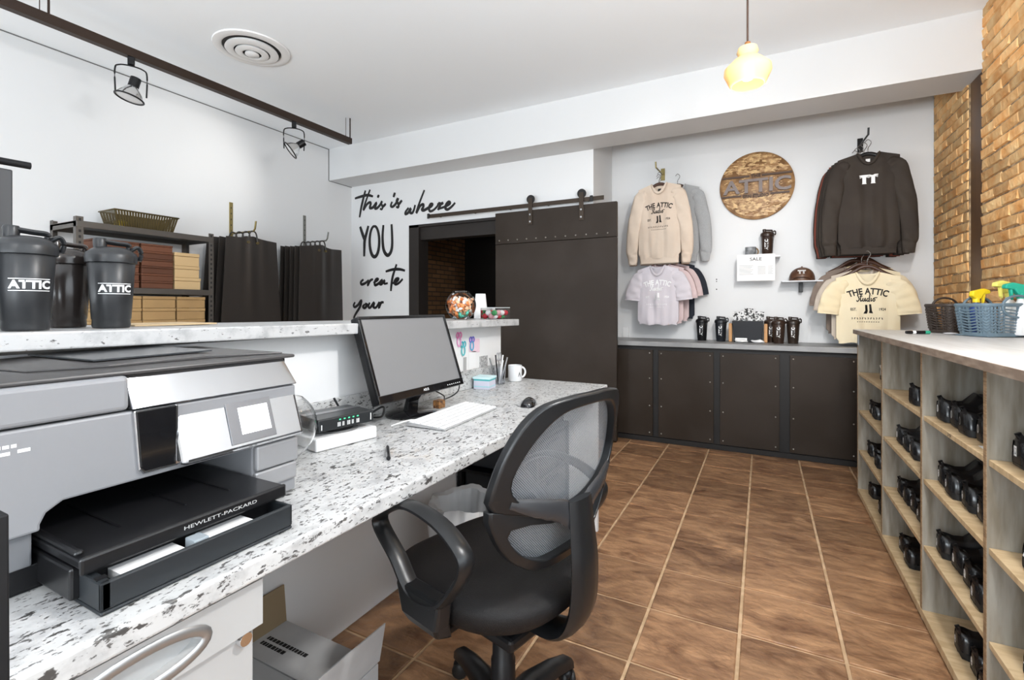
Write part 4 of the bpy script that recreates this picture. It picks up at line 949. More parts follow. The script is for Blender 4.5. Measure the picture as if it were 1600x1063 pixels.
M().tube(ringhandle(.028, .005, (0, .044, .045)), .006, 8, up=(1, 0, 0)).build('handle', mat('gold_brown', (.22, .12, .04), .35), mg2, smooth=True)
BSH = mat('brown_black_shaker', (.035, .020, .014), .28)
def vshaker(label, x, y, z, s, m, rz=-90, group='shaker bottles on the back worktop'): return shaker(label, (x, y, z), s, rad(rz), m, True, True, group)
vshaker('dark brown shaker bottle standing behind the SALE notice', .035, 4.885, 1.6885, 1.12, BSH, group=None) if False else None
t_ = vshaker('dark brown shaker bottle standing on the shelf behind the SALE notice', .040, 4.885, 1.6885, 1.10, BSH, -85)
cs = thing('cap_shelf', 'small white glass shelf holding the brown cap', 'shelf', (.30, 4.87, 1.45))
M().box(.148, .452, 4.76, YB-.001, 1.446, 1.456).build('board', WH, cs, bevel=.002, world=True)
M().box(.285, .315, 4.90, YB-.001, 1.36, 1.446).build('bracket', BLK, cs, bevel=.003, world=True)
# cap
CAPM = mat('brown_leather_cap', (.085, .036, .020), .38, col2=(.15, .075, .04), nscale=10)
cp2 = thing('baseball_cap', 'brown baseball cap with a white logo on a small shelf', 'cap', (.305, 4.875, 1.4565), rad(-4))
rg = []
for k in range(9):
    a = pi/2*k/8; rg.append([(.098*cos(a)*cos(t)+.0001, .10*cos(a)*sin(t), .108*sin(a)**.85+.012) for t in [2*pi*i/28 for i in range(28)]])
crown_ = M().loft([[(p[0]*.99, p[1]*.99, 0) for p in rg[0]]]+rg).build('crown', CAPM, cp2, smooth=True)
br = []
for i in range(15):
    t = pi*1.0+pi*i/14; x = .092*cos(t); yy = .075*sin(t)-.055*abs(sin(t))**1.3
    br.append((x, yy, .030-.030*(x/.092)**2))
inn_ = [(.093*cos(pi+pi*i/14), .095*sin(pi+pi*i/14), .034-.026*cos(pi+pi*i/14)**2) for i in range(15)]
mm = M(); n = 15
mm.add(inn_+br+[(p[0], p[1], p[2]-.004) for p in br]+[(p[0], p[1], p[2]-.004) for p in inn_], [(r*n+i, r*n+i+1, (r+1) % 4*n+i+1, (r+1) % 4*n+i) for r in range(4) for i in range(n-1)])
mm.map(lambda x, y, z: (x, y, z+.002)).build('brim', CAPM, cp2, smooth=True)
M().sphere((0, 0, .121), .008, 8, 5).build('button', CAPM, cp2, smooth=True)
def tt_logo(w_, h_):  # joined TT emblem as two letters with slab bars
    mm = M(); k = w_
    for s_ in (-1, 1):
        x0 = s_*k*.23
        mm.prism([(x0-k*.27, h_), (x0-k*.24, h_*.62), (x0-k*.10, h_*.74), (x0-k*.10, h_*.12), (x0-k*.13, 0), (x0+k*.13, 0), (x0+k*.10, h_*.12), (x0+k*.10, h_*.74), (x0+k*.24, h_*.62), (x0+k*.27, h_)], 0, -.0015, 'y')
    return mm
drape(tt_logo(.062, .034).map(lambda x, y, z: (x, -.2, z+.058)), crown_, (0, 1, 0), .002).build('emblem', WINK, cp2)
# screw holes
tag(M().lathe([(.001, 0), (.006, 0), (.006, -.002), (.001, -.002)], 8, (-.388, YB, 1.495), 'y').lathe([(.001, 0), (.005, 0), (.005, -.002), (.001, -.002)], 8, (-.388, YB, 1.475), 'y').lathe([(.001, 0), (.006, 0), (.006, -.002), (.001, -.002)], 8, (-.388, YB, 1.40), 'y').build('screw_plugs', BLK), 'column of dark screw plugs left of the SALE notice', 'screws')
# shaker bottles, caddy on the worktop
for lab, x, y, m_ in (('black shaker bottle standing alone at the left of the back worktop', -.505, 4.84, BLK), ('black shaker bottle beside the black caddy on the worktop', -.338, 4.80, mat('navy_black', (.010, .012, .016), .3)),
                      ('dark unlettered shaker bottle right of the caddy, leftmost of three', .068, 4.87, BSH), ('black lettered shaker bottle in front, middle of the trio', .125, 4.74, BSH), ('black lettered shaker bottle, rightmost on the back worktop', .235, 4.79, mat('umber_shaker', (.028, .018, .013), .3))):
    vshaker(lab, x, y, .9165, 1.05, m_, -78)
cd = thing('black_caddy', 'black open box of logo cards on the back worktop', 'box', (-.115, 4.80, .9165))
M().hexa([(-.11, -.06, .002), (.11, -.06, .002), (.11, .06, .002), (-.11, .06, .002)], [(-.125, -.075, .19), (.125, -.075, .19), (.125, .075, .19), (-.125, .075, .19)]).build('case', mat('blue_black', (.008, .009, .013), .5), cd, bevel=.004)
for s_ in (-1, 1): M().box(min(s_*.128, s_*.155), max(s_*.128, s_*.155), -.03, .05, .001, .165).build('wood_end', mat('orange_wood', (.55, .28, .11), .5), cd, bevel=.003)
rnd = random.Random(11)
for k in range(7):
    o = M().box(-.035, .035, -.001, .001, 0, .075).build('logo_card', mat('card_pattern', (.75, .75, .75), .5, col2=(.03, .03, .03), nscale=55, ramp=(.48, .52)))
    o.location = (-.20+k*.029, 4.77+rnd.uniform(0, .05), 1.095+rnd.uniform(0, .03)+(.02 if 1 < k < 5 else 0)); o.rotation_euler = (rnd.uniform(-.2, .2), rnd.uniform(-.3, .3), rnd.uniform(-.3, .3))
    tag(o, 'black and white logo packet standing in the black caddy', 'packet', 'logo packets in the caddy')
for lab, x in (('folded white tissue on the worktop left in front of the caddy', -.165), ('folded white tissue on the worktop right in front of the caddy', -.035)):
    mm = M().sphere((0, 0, .014), .05, 14, 8, (1.1, .7, .28)).map(lambda a, b, c: (a, b, max(.001, c+.006*sin(a*90)*cos(b*70))))
    o = mm.build('tissue', PAPER, smooth=True); o.location = (x, 4.70, .9165); tag(o, lab, 'tissue')
tag(M().box(-.215, -.12, 4.735, 4.745, .9175, .955).build('price_card', PAPER), 'small white price card leaning on the black caddy', 'card')
# ================================================================ garments on the back wall
def garment(label, cat, loc, W, H, long_, m, rz=0., group=None, seed=0, name=None, flare=1.0, inner=None, sl=1.0, cuffm=None):
    """hanging top; local x across, -y towards the room, z up from the hem"""
    r = random.Random(seed); ph = [r.uniform(0, 6) for _ in range(6)]
    t = thing(name or ('sweatshirt' if long_ else 't_shirt'), label, cat, loc, rz, group)
    nk, slope = W*.36, .30
    def ztop(x, front):
        a = abs(x)
        if a < nk: return H-((.085 if front else .020)*(1-(a/nk)**2.2))
        return H-(a-nk)*slope
    NX, NZ = 30, 26; G_ = []
    for s_ in (-1, 1):
        g = []
        for j in range(NZ+1):
            v = j/NZ
            for i in range(NX+1):
                u = -1+2*i/NX
                hw = W*(.90*flare if v < .05 else (.985*flare+(1-flare)*v if v < .62 else 1.0-.02*(v-.62)))
                x = u*hw
                z = ztop(min(max(x, -W), W), s_ < 0)*v
                env = (1-abs(u)**3.0)
                dp = (.008+.022*env*(1-.75*v**3)) if v > .02 else .008+.016*env
                fo = .7*(1-v)**.8*(.010*sin(u*9+ph[0]+v*2)+.007*sin(u*17+ph[1]))+.006*sin(v*9+u*5+ph[2])*env
                if v > .90: dp = dp*(1-(v-.90)*5.5)+.004
                y = s_*dp+fo*(1 if s_ < 0 else .4)*env
                g.append((x, y, z+(.006*sin(u*8+ph[3]) if v < .05 else 0)))
        G_.append(g)
    mm = M(); Wd = NX+1; n = Wd*(NZ+1)
    for g in G_: mm.add(g, [(j*Wd+i, j*Wd+i+1, (j+1)*Wd+i+1, (j+1)*Wd+i) for j in range(NZ) for i in range(NX)])
    for j in range(NZ): mm.f += [(j*Wd, (j+1)*Wd, (j+1)*Wd+n, j*Wd+n), (j*Wd+NX, (j+1)*Wd+NX, (j+1)*Wd+NX+n, j*Wd+NX+n)]
    top = NZ*Wd
    for i in range(NX):
        x = (-1+2*(i+.5)/NX)*W
        if abs(x) > nk: mm.f.append((top+i, top+i+1, top+i+1+n, top+i+n))
    body = mm.build('body', m, t, smooth=True)
    if long_:
        M().loft([[(a*W*.90*flare*1.0, (.022*b), z) for a, b in [(sup(2*pi*i/32, 1, 1, 2.6)) for i in range(32)]] for z in (-.045, 0., .012)], False).build('hem_band', cuffm or m, t, smooth=True)
    # collar ring
    cpts = [(nk*cos(a)*1.0, .0+(.022*sin(a)) - (.012 if sin(a) < 0 else 0), H-(.052-.034*sin(a))*(1-abs(cos(a))**2.2)-.004) for a in [2*pi*i/28 for i in range(28)]]
    M().tube(cpts, 1, 8, True, flat=(.006, .011)).build('collar', cuffm or m, t, smooth=True)
    for s_ in (-1, 1):
        if long_: path = [(s_*W*.62, 0, H-slope*(W*.62-nk)-.060), (s_*W*.90, -.002, H-slope*(W*.9-nk)-.085), (s_*(W+.015), -.006, H-.26), (s_*(W+.045), -.012, H*.42), (s_*(W+.058), -.015, H*.12), (s_*(W+.052), -.012, .02), (s_*(W+.050), -.012, -.05)]; rr = [.040, .078, .080, .074, .066, .056, .044]
        else: path = [(s_*W*.62, 0, H-slope*(W*.62-nk)-.060), (s_*W*.92, -.002, H-slope*(W*.9-nk)-.085), (s_*(W+.025), -.006, H-.19), (s_*(W+.045), -.012, H-.27), (s_*(W+.052), -.014, H-.325)]; rr = [.040, .084, .088, .090, .092]
        P = catmull(path, 6); K = len(P)
        R_ = [rr[min(int(i/6), len(rr)-1)]+(rr[min(int(i/6)+1, len(rr)-1)]-rr[min(int(i/6), len(rr)-1)])*((i % 6)/6) for i in range(K)]
        q = M(); rings = []
        for i in range(K):
            tv = (P[min(i+1, K-1)]-P[max(i-1, 0)]).normalized(); sd = Vector((tv[2], 0, -tv[0]))
            rings.append([P[i]+sd*(R_[i]*.80*cos(a))+Vector((0, 1, 0))*(.021*sin(a)+.004*sin(3*a+i*.7+ph[4])+.003*sin(i*1.3+ph[5])) for a in [2*pi*k/18 for k in range(18)]])
        q.loft(rings, False).build('sleeve', m, t, smooth=True)
    if inner: M().box(-.014, .014, .004, .006, H-.075, H-.045).build('neck_label', inner, t)
    return t, body
def print_on(t, body, items, m):
    """items: lettering meshes laid in the local x-z plane, pressed on the front"""
    mm = M()
    for it in items: mm.add(it.v, it.f)
    drape(mm, body, (0, 1, 0), .0022).build('print', m, t)
def strokes2d(st, r=.0022, z0=0., x0=0., sc=1.):
    mm = M()
    for s_ in st: mm.tube(catmull([(x0+a*sc, 0, z0+b*sc) for a, b in s_], 5), r, 6, flat=(1, .1), up=(0, 1, 0))
    return mm
STUDIO = [[(.10, .95), (.02, .85), (.10, .65), (.14, .45), (.02, .25), (-.06, .38)], [(.30, .95), (.24, .5), (.28, .27), (.36, .4)], [(.18, .72), (.40, .76)], [(.44, .58), (.42, .30), (.52, .32), (.60, .58), (.60, .28), (.68, .38)], [(.84, .56), (.74, .50), (.74, .28), (.86, .36), (.96, 1.0), (.88, .30), (.94, .28)], [(1.04, .58), (1.02, .28), (1.10, .36)], [(1.24, .56), (1.16, .42), (1.22, .26), (1.32, .40), (1.24, .56), (1.50, .62)], [(1.06, .76), (1.07, .80)]]
def attic_print(zc, w_):
    it = [letters('THE ATTIC', (0, 0, zc), (1, 0, 0), (0, 0, 1), w_*.19, w_, .045, fn=arc_bend(w_*1.3))]
    it.append(strokes2d(STUDIO, w_*.014, zc-w_*.32, -w_*.27, w_*.34))
    it.append(letters('EST.', (-w_*.37, 0, zc-w_*.52), (1, 0, 0), (0, 0, 1), w_*.08, w_*.16, .03))
    it.append(letters('1924', (w_*.37, 0, zc-w_*.52), (1, 0, 0), (0, 0, 1), w_*.08, w_*.17, .03))
    z0 = zc-w_*.62; q = M()   # pair of legs in shoes
    q.prism([(-.11*w_, z0), (-.02*w_, z0), (0, z0+.08*w_), (-.015*w_, z0+.28*w_), (-.07*w_, z0+.28*w_), (-.06*w_, z0+.10*w_)], 0, -.0005, 'y')
    q.prism([(.03*w_, z0+.02*w_), (.13*w_, z0+.01*w_), (.10*w_, z0+.10*w_), (.08*w_, z0+.30*w_), (.03*w_, z0+.30*w_), (.04*w_, z0+.12*w_)], 0, -.0005, 'y')
    it.append(q)
    it.append(strokes2d([[(-.42+k*.07+.02*(j % 2), (.03*((j+k) % 3))) for j in range(3)] for k in range(12)], w_*.008, zc-w_*.80, 0, w_))
    it.append(strokes2d([[(-.28+k*.06, 0), (-.25+k*.06, .004)] for k in range(10)], w_*.010, zc-w_*.88, 0, w_))
    return it
WOODH = mat('dark_wood_hanger', (.055, .022, .012), .4); WIRE = mat('hanger_wire', (.18, .17, .16), .3, .9)
def hanger(label, loc, W, m, rz=0., group=None, hook=.10, foot=0.):
    t = thing('hanger', label, 'hanger', loc, rz, group)
    M().tube(catmull([(-W, 0, -.085), (-W*.6, 0, -.045), (-.045, 0, .0), (0, 0, .012), (.045, 0, 0), (W*.6, 0, -.045), (W, 0, -.085)], 6), 1, 8, flat=(.007, .014)).build('bar', m, t, smooth=True)
    M().tube(catmull([(0, 0, .01), (0, 0, hook*.55), (.012, 0, hook*.75), (.020, 0, hook), (0, 0, hook+.022), (-.020, 0, hook+.004)], 6), .0028, 8).build('hook', WIRE, t, smooth=True)
    return t
def faceout(label, x, z, l, m):
    t = thing('faceout_arm', label, 'rail', (x, YB, z))
    M().box(-.02, .02, -.008, -.001, -.06, .06).build('plate', m, t, bevel=.002)
    M().tube([(0, -.008, 0), (0, -l, -.02), (0, -l-.01, .03)], .007, 10).build('arm', m, t, smooth=True)
BEI = mat('beige_fleece', (.62, .50, .40), .9, col2=(.66, .55, .45), nscale=3, bump=.5, bscale=9); TAN = mat('tan_fleece', (.42, .24, .14), .9); GRY = mat('heather_grey', (.36, .37, .38), .9, col2=(.42, .43, .44), nscale=200)
LIL = mat('lilac_cotton', (.60, .56, .60), .9, bump=.5, bscale=10); PNK = mat('pink_cotton', (.66, .52, .52), .9); NVY = mat('navy_cotton', (.016, .020, .030), .85); MRN = mat('maroon_cotton', (.20, .07, .06), .9)
CRM = mat('cream_cotton', (.78, .66, .44), .9, col2=(.80, .70, .50), nscale=3, bump=.5, bscale=9); TPE = mat('taupe_cotton', (.22, .17, .14), .9); OAT = mat('oat_cotton', (.52, .45, .38), .9)
BSW = mat('espresso_fleece', (.030, .022, .017), .82, col2=(.038, .029, .022), nscale=4, bump=.6, bscale=8); RST = mat('rust_fleece', (.22, .06, .04), .9)
BL = mat('print_brown_black', (.02, .016, .014), .8)
# upper left: sweatshirts
faceout('brass arm holding the beige sweatshirts', -.885, 2.56, .36, BRS)
for k, (lab, y, dx, m_, w_) in enumerate((('beige crew-neck sweatshirt with THE ATTIC print, front of its arm', 4.63, 0, BEI, .198), ('plain beige sweatshirt directly behind the printed one', 4.71, -.022, BEI, .198), ('tan brown sweatshirt showing behind the beige ones', 4.79, -.035, TAN, .195), ('heather grey sweatshirt at the back of the left arm', 4.885, .125, GRY, .198))):
    H_ = .70
    t, body = garment(lab, 'sweatshirt', (-.855+dx, y, 1.685+.03*(k == 3)), w_, H_, True, m_, rad(-6+3*k), 'sweatshirts on the left arm', 20+k, inner=INK if k == 0 else None)
    if k == 0: print_on(t, body, attic_print(.475, .235), BL)
    hanger('dark wooden hanger %s' % ('of the printed beige sweatshirt', 'of the second beige sweatshirt', 'of the tan sweatshirt', 'of the grey sweatshirt')[k], (-.855+dx, y, 2.372+.03*(k == 3)), .19, WOODH, rad(-6+3*k), 'wooden hangers left')
# lower left: tees
faceout('hidden arm holding the lilac t-shirts', -.885, 1.70, .34, WIRE)
for k, (lab, y, dx, m_) in enumerate((('lilac t-shirt with white THE ATTIC print, front of its arm', 4.64, 0, LIL), ('pale pink t-shirt behind the lilac one', 4.71, .03, PNK), ('maroon t-shirt behind the lilac one', 4.77, .02, MRN), ('second pale pink t-shirt behind the maroon one', 4.82, .06, PNK), ('navy t-shirt at the back of the left arm', 4.90, .10, NVY))):
    t, body = garment(lab, 't-shirt', (-.87+dx, y, 1.065+.012*k), .195, .555, False, m_, rad(-8+3*k), 't-shirts on the left arm', 40+k)
    if k == 0: print_on(t, body, attic_print(.375, .24), WINK)
# upper right: dark sweatshirts
faceout('black arm holding the dark sweatshirts', .735, 2.60, .36, BLK)
for k, (lab, y, dx, m_) in enumerate((('espresso brown sweatshirt with white TT emblem, front of its arm', 4.62, 0, BSW), ('espresso sweatshirt directly behind the one with the emblem', 4.69, -.015, BSW), ('espresso sweatshirt third from the front', 4.76, -.03, BSW), ('rust red sweatshirt showing at the cuffs behind the dark ones', 4.83, -.04, RST), ('espresso sweatshirt at the back against the wall', 4.90, -.045, BSW))):
    t, body = garment(lab, 'sweatshirt', (.733+dx, y, 1.69), .200, .745, True, m_, rad(2+2*k), 'dark sweatshirts on the right arm', 60+k, inner=PAPER if k == 0 else None)
    if k == 0: print_on(t, body, [tt_logo(.12, .070).map(lambda x, yy, z: (x, 0, z+.50))], WINK)
    hanger('black hanger of the %s dark sweatshirt' % ('front', 'second', 'third', 'fourth', 'rearmost')[k], (.733+dx, y, 2.418), .20, BLK, rad(2+2*k), 'black hangers right')
# lower right: cream tees
faceout('black arm holding the cream t-shirts', .735, 1.66, .36, BLK)
for k, (lab, y, dx, m_) in enumerate((('cream t-shirt with black THE ATTIC print, front of its arm', 4.60, 0, CRM), ('oat coloured t-shirt behind the printed cream one', 4.67, -.025, OAT), ('cream t-shirt behind the oat one', 4.74, .03, CRM), ('taupe brown t-shirt behind the cream ones', 4.81, -.05, TPE), ('second cream t-shirt at the back against the wall', 4.89, .02, CRM))):
    t, body = garment(lab, 't-shirt', (.725+dx, y, .945+.02*k), .205, .555, False, m_, rad(3*k-2), 't-shirts on the right arm', 80+k)
    if k == 0: print_on(t, body, attic_print(.385, .245), BL)
    hanger('dark wooden hanger of the %s lower right t-shirt' % ('front', 'second', 'third', 'fourth', 'rearmost')[k], (.725+dx, y, 1.535+.022*k), .185, WOODH, rad(3*k-2), 'wooden hangers right', .11)
# ================================================================ shoe shelving on the right
PLY = mat('grey_washed_plywood', (.20, .17, .125), .55, col2=(.36, .335, .285), nscale=5, stretch=(6, 6, .8), ramp=(.35, .65), bump=.06, bscale=30)
PLYB = mat('plywood_board', (.48, .34, .19), .5, col2=(.60, .45, .27), nscale=6, stretch=(1.5, 6, 1)); EDGE = mat('plywood_edge', (.38, .25, .14), .6, col2=(.24, .15, .08), nscale=30, stretch=(1, 1, 8))
TOPM = mat('whitewashed_top', (.50, .485, .47), .38, col2=(.62, .615, .61), nscale=5, stretch=(8, .8, 1), ramp=(.3, .7)); TOPE = mat('top_front_edge', (.34, .26, .20), .5, col2=(.22, .16, .12), nscale=25, stretch=(1, .4, 2))
SX, SXB = .555, .98
su = thing('shoe_shelf', 'long grey plywood shoe shelf unit with square bays along the brick wall', 'shelf', (.78, 2.4, 0))
PY = [1.10, 1.81, 2.42, 3.125, 3.845]
for y in PY:
    M().box(SX, SXB, y-.009, y+.009, .002, 1.052).build('divider', PLY, su, world=True)
    M().box(SX-.0015, SX, y-.0095, y+.0095, .045, 1.052).build('edge_band', EDGE, su, world=True)
M().box(SXB, SXB+.012, PY[0], PY[-1], .002, 1.05).build('back_panel', PLY, su, world=True)
M().box(SX-.002, SXB, PY[0]+.01, PY[-1]-.005, .010, .042).build('base_board', PLYB, su, bevel=.002, world=True)
BZ = (.297, .557, .803)
for i in range(4):
    for z in BZ:
        b = M().box(SX+.004, SXB, PY[i]+.0095, PY[i+1]-.0095, z-.018, z).build('shelf_board', PLYB, su, bevel=.0015, world=True)
        if i == 2 and z == .803:
            M().box(SX+.03, SX+.20, 1.825, 1.96, z+.0004, z+.0012).move((-.78, -2.4, 0)).build('white_label', PAPER, b)
            letters('39', (SX+.0035, 2.12, z-.014), (0, -1, 0), (0, 0, 1), .011, .035).move((-.78, -2.4, 0)).build('size_mark', INK, b)
tp = M().box(.535, 1.205, 1.0, 3.86, 1.054, 1.082).build('top', TOPM, su, bevel=.004, world=True)
M().box(.531, .5345, 1.0, 3.86, 1.054, 1.081).move((-.78, -2.4, 0)).build('front_edge', TOPE, tp, bevel=.001)
M().box(.552, .556, 3.80, 3.845, .98, 1.05).build('corner_plate', STEEL, su, world=True)
# shoes: heel towards the aisle
SHO = mat('black_shoe', (.011, .0105, .011), .33, spec=.55); SOL = mat('shoe_sole', (.012, .012, .013), .5); LNG = mat('shoe_lining', (.03, .028, .028), .9)
def shoe_parts(upm, accent):
    t = bpy.data.objects.new('cycling_shoe', None); COL.objects.link(t)
    prof = [(0, .022, .026, .074), (.025, .034, .012, .094), (.09, .040, .010, .098), (.18, .040, .010, .090), (.28, .040, .010, .094), (.38, .042, .010, .112), (.50, .045, .010, .098), (.62, .047, .011, .078), (.75, .047, .012, .055), (.87, .042, .014, .044), (.95, .030, .017, .035), (1.0, .012, .020, .028)]
    rings = []
    for s_, w_, zb, zt in prof:
        r_ = []
        for i in range(18):
            a = 2*pi*i/18; c_, q = cos(a), sin(a)
            y = w_*math.copysign(abs(c_)**.75, c_); z = (zb+zt)/2+(zt-zb)/2*math.copysign(abs(q)**.75, q)
            if .05 < s_ < .38 and q > .55: z -= .034*(q-.55)/.45
            if q > 0: y *= 1-.28*q
            r_.append((s_*.27, y+.006*sin(s_*pi)*1, z))
        rings.append(r_)
    M().loft(rings).build('upper', upm, t, smooth=True)
    M().loft([[(s_*.272-.001, (w_+.003)*cos(2*pi*i/14)+.006*sin(s_*pi), zz) for i in range(1)] and [(s_*.272-.001, sgn*(w_+.003)+.006*sin(s_*pi), zz) for sgn, zz in ((-1, zb-.009), (1, zb-.009), (1, zb+.012), (-1, zb+.012))] for s_, w_, zb, zt in prof]).build('sole', SOL, t, smooth=True)
    for sx_, zt, w_ in ((.45, .105, .0445), (.60, .082, .0475)):
        P = [(sx_*.27-.012*cos(a)*0, .006+w_*1.03*cos(a), .030+(zt-.028)*max(0, sin(a))) for a in [pi*k/10 for k in range(11)]]
        M().tube(P, 1, 6, flat=(.013, .0022), up=(0, 0, 1)).build('strap', accent, t, smooth=True)
    M().loft([[(s_*.27-.0015, sg*(w_+.0015)*q_+.006*sin(s_*pi), z_) for sg, q_, z_ in ((-1, 1, .014), (-1, 1.0, .055), (-1, .82, .072), (1, .82, .072), (1, 1.0, .055), (1, 1, .014))] for s_, w_ in ((0, .020), (.02, .031), (.06, .038), (.13, .0405))], False).build('heel_cup', mat('heel_gloss', (.012, .012, .013), .16), t, smooth=True)
    pt_ = M().tube([(.002, -.004, .080), (-.003, -.003, .092), (.006, 0, .093)], .005, 6).build('pull_tab', upm, t, smooth=True)
    return t
STRP = mat('shoe_strap', (.05, .05, .053), .25); STG = mat('grey_strap', (.12, .12, .12), .3)
proto = shoe_parts(SHO, STRP); protog = shoe_parts(mat('slate_shoe', (.035, .036, .038), .4), STG)
protor = shoe_parts(SHO, mat('red_strap', (.45, .02, .03), .4)); protow = shoe_parts(mat('white_shoe', (.70, .64, .55), .5), PAPER); protop = shoe_parts(SHO, mat('hot_pink', (.75, .02, .20), .4))
protos = {'b': proto, 'g': protog, 'r': protor, 'w': protow, 'p': protop}; usedp = set()
rnd = random.Random(21)
ordn = ('first', 'second', 'third', 'fourth', 'fifth', 'sixth')
bayn = {0: 'nearest', 1: 'second', 2: 'third', 3: 'farthest'}
rown = {0: 'floor row', 1: 'lower row', 2: 'middle row', 3: 'upper row'}
colr = {'b': 'black', 'g': 'grey', 'r': 'black and red', 'w': 'cream white', 'p': 'black and hot pink'}
def shoes(bay, row, ys, kind='b', num=None, dx=0., rot=None):
    z = (.0425,)+tuple(q+.0005 for q in BZ)
    for k, y in enumerate(ys):
        kd = kind[k] if len(kind) > 1 else kind
        p = protos[kd]
        if kd in usedp: t = dup(p)
        else: t = p; usedp.add(kd)
        t.location = (SX+.035+dx+rnd.uniform(-.008, .012), y, z[row]-.001); t.rotation_euler = (0, 0, rad(rnd.uniform(-5, 5) if rot is None else rot)); t.name = 'cycling_shoe'
        tag(t, '%s cycling shoe, %s from far end, %s, %s bay' % (colr[kd], ordn[k], rown[row], {0: 'nearest', 1: 'second nearest', 2: 'second farthest', 3: 'farthest'}[bay]), 'shoe', 'cycling shoes on the shelves')
        if num:
            letters(num, (-.0042, 0, .034), (0, -1, 0), (0, 0, 1), .026, .014*len(num), .03).build('size_mark', WINK, t)
def seq(y1, n, st=.105): return [y1-k*st for k in range(n)]
shoes(1, 3, seq(2.33, 4, .112), 'b', '0'); shoes(1, 2, seq(2.345, 4, .118), 'b', '9'); shoes(1, 1, seq(2.345, 4, .118), 'b', '2'); shoes(1, 0, seq(2.17, 3, .115), 'b', '6')
shoes(2, 3, [2.66], 'p', None, -.01); shoes(2, 2, seq(2.97, 3, .13), 'ggg', 'l'); shoes(2, 1, seq(3.00, 4, .118), 'b', '8'); shoes(2, 0, seq(2.93, 2, .13), 'b', '8')
shoes(3, 3, [3.40], 'w'); shoes(3, 2, seq(3.70, 2, .13), 'b', 'l'); shoes(3, 1, seq(3.72, 3, .13), 'b', '5'); shoes(3, 0, seq(3.70, 2, .30), 'rb')
shoes(0, 3, seq(1.73, 4, .12), 'b', 'M'); shoes(0, 2, seq(1.66, 3, .12), 'b', '45'); shoes(0, 1, seq(1.64, 3, .12), 'b', '46')
tag(M().box(.60, .64, 3.815, 3.825, .20, .245).build('wall_tag', mat('pale_tag', (.45, .47, .5), .4)), 'small pale tag on the side of the farthest shelf bay', 'tag') if False else None
# ---------------------------------------------------------------- things on top of the shelf
def caddy(label, loc, rz, m, L_, W_, H_):
    t = thing('caddy_basket', label, 'basket', loc, rz)
    M().box(-L_/2*.86, L_/2*.86, -W_/2*.82, W_/2*.82, .001, .008).build('bottom', m, t)
    def rim(z, k): # rounded rectangle
        return [(sup(2*pi*i/40, L_/2*k, W_/2*k, 4.5)[0], sup(2*pi*i/40, L_/2*k, W_/2*k, 4.5)[1], z) for i in range(40)]
    M().tube(rim(H_, 1.0), 1, 8, True, flat=(.006, .009)).build('rim', m, t, smooth=True)
    M().tube(rim(.012, .86), 1, 6, True, flat=(.004, .010)).build('rim', m, t, smooth=True)
    sl = M(); a = rim(.01, .865); b_ = rim(H_, .995)
    for i in range(40):
        p, q = Vector(a[i]), Vector(b_[i]); tg = (Vector(b_[(i+1) % 40])-Vector(b_[i-1])).normalized()*.0045
        nrm = Vector((p[0], p[1], 0)).normalized()*.003
        sl.hexa([p-tg-nrm, p+tg-nrm, p+tg+nrm, p-tg+nrm], [q-tg-nrm, q+tg-nrm, q+tg+nrm, q-tg+nrm])
    sl.build('slats', m, t)
    wv = M()
    for k in range(8): wv.tube([(p[0]*1.012, p[1]*1.012, .03+k*(H_-.04)/8+(.004 if (i % 2) else -.004)) for i, p in enumerate(rim(0, .868+.127*(.03+k*(H_-.04)/8)/H_))], .0038, 5, True)
    wv.build('weave', m, t, smooth=True)
    for s_ in (-1, 1):
        P = [(.075*cos(a_), s_*(W_/2*.99), H_-.008+.052*sin(a_)) for a_ in [2*pi*k/24 for k in range(24)]]
        M().tube(P, .006, 8, True, up=(0, 1, 0)).build('handle', m, t, smooth=True)
    return t
BLUE = mat('slate_blue_plastic', (.13, .19, .235), .4); DBR = mat('dark_brown_plastic', (.045, .033, .027), .45)
ZTOP = 1.083
caddy('slate blue woven plastic caddy holding spray bottles', (1.035, 3.235, ZTOP), rad(28), BLUE, .30, .20, .155)
caddy('dark brown woven plastic caddy behind the blue one', (.985, 3.555, ZTOP), rad(28), DBR, .29, .19, .155)
def spray(label, loc, rz, bm_c, hm, s=1.):
    t = thing('spray_bottle', label, 'bottle', loc, rz)
    M().lathe([(.001, .001), (.034*s, .001), (.037*s, .006), (.037*s, .12*s), (.030*s, .15*s), (.014*s, .175*s), (.013*s, .19*s), (.001, .19*s)], 24).build('bottle_body', bm_c, t, smooth=True)
    M().lathe([(.017*s, .186*s), (.017*s, .212*s), (.001, .212*s)], 16).build('collar', hm, t, smooth=True)
    M().prism([(-.035*s, .225*s), (-.030*s, .252*s), (.040*s, .268*s), (.075*s, .258*s), (.078*s, .238*s), (.035*s, .232*s), (.018*s, .205*s), (-.012*s, .205*s)], -.014*s, .014*s, 'y').build('spray_head', hm, t, bevel=.005)
    M().prism([(.040*s, .236*s), (.052*s, .236*s), (.046*s, .19*s), (.038*s, .178*s), (.036*s, .195*s)], -.008*s, .008*s, 'y').build('trigger', hm, t, bevel=.003)
YEL = mat('bright_yellow', (.85, .62, .02), .4); YEL2 = mat('pale_yellow', (.85, .78, .18), .4)
spray('white spray bottle with a pale yellow trigger in the blue caddy', (1.085, 3.255, ZTOP+.009), rad(-150), mat('white_bottle', (.78, .79, .8), .35), YEL2, 1.0)
spray('blue spray bottle with a bright yellow trigger in the caddies', (.965, 3.26, ZTOP+.009), rad(30), mat('blue_bottle', (.03, .07, .25), .3), YEL, .86)
spray('green-topped white bottle at the right of the blue caddy', (1.10, 3.175, ZTOP+.009), rad(200), MATS['white_bottle'], mat('sea_green', (.02, .40, .28), .4), .95)
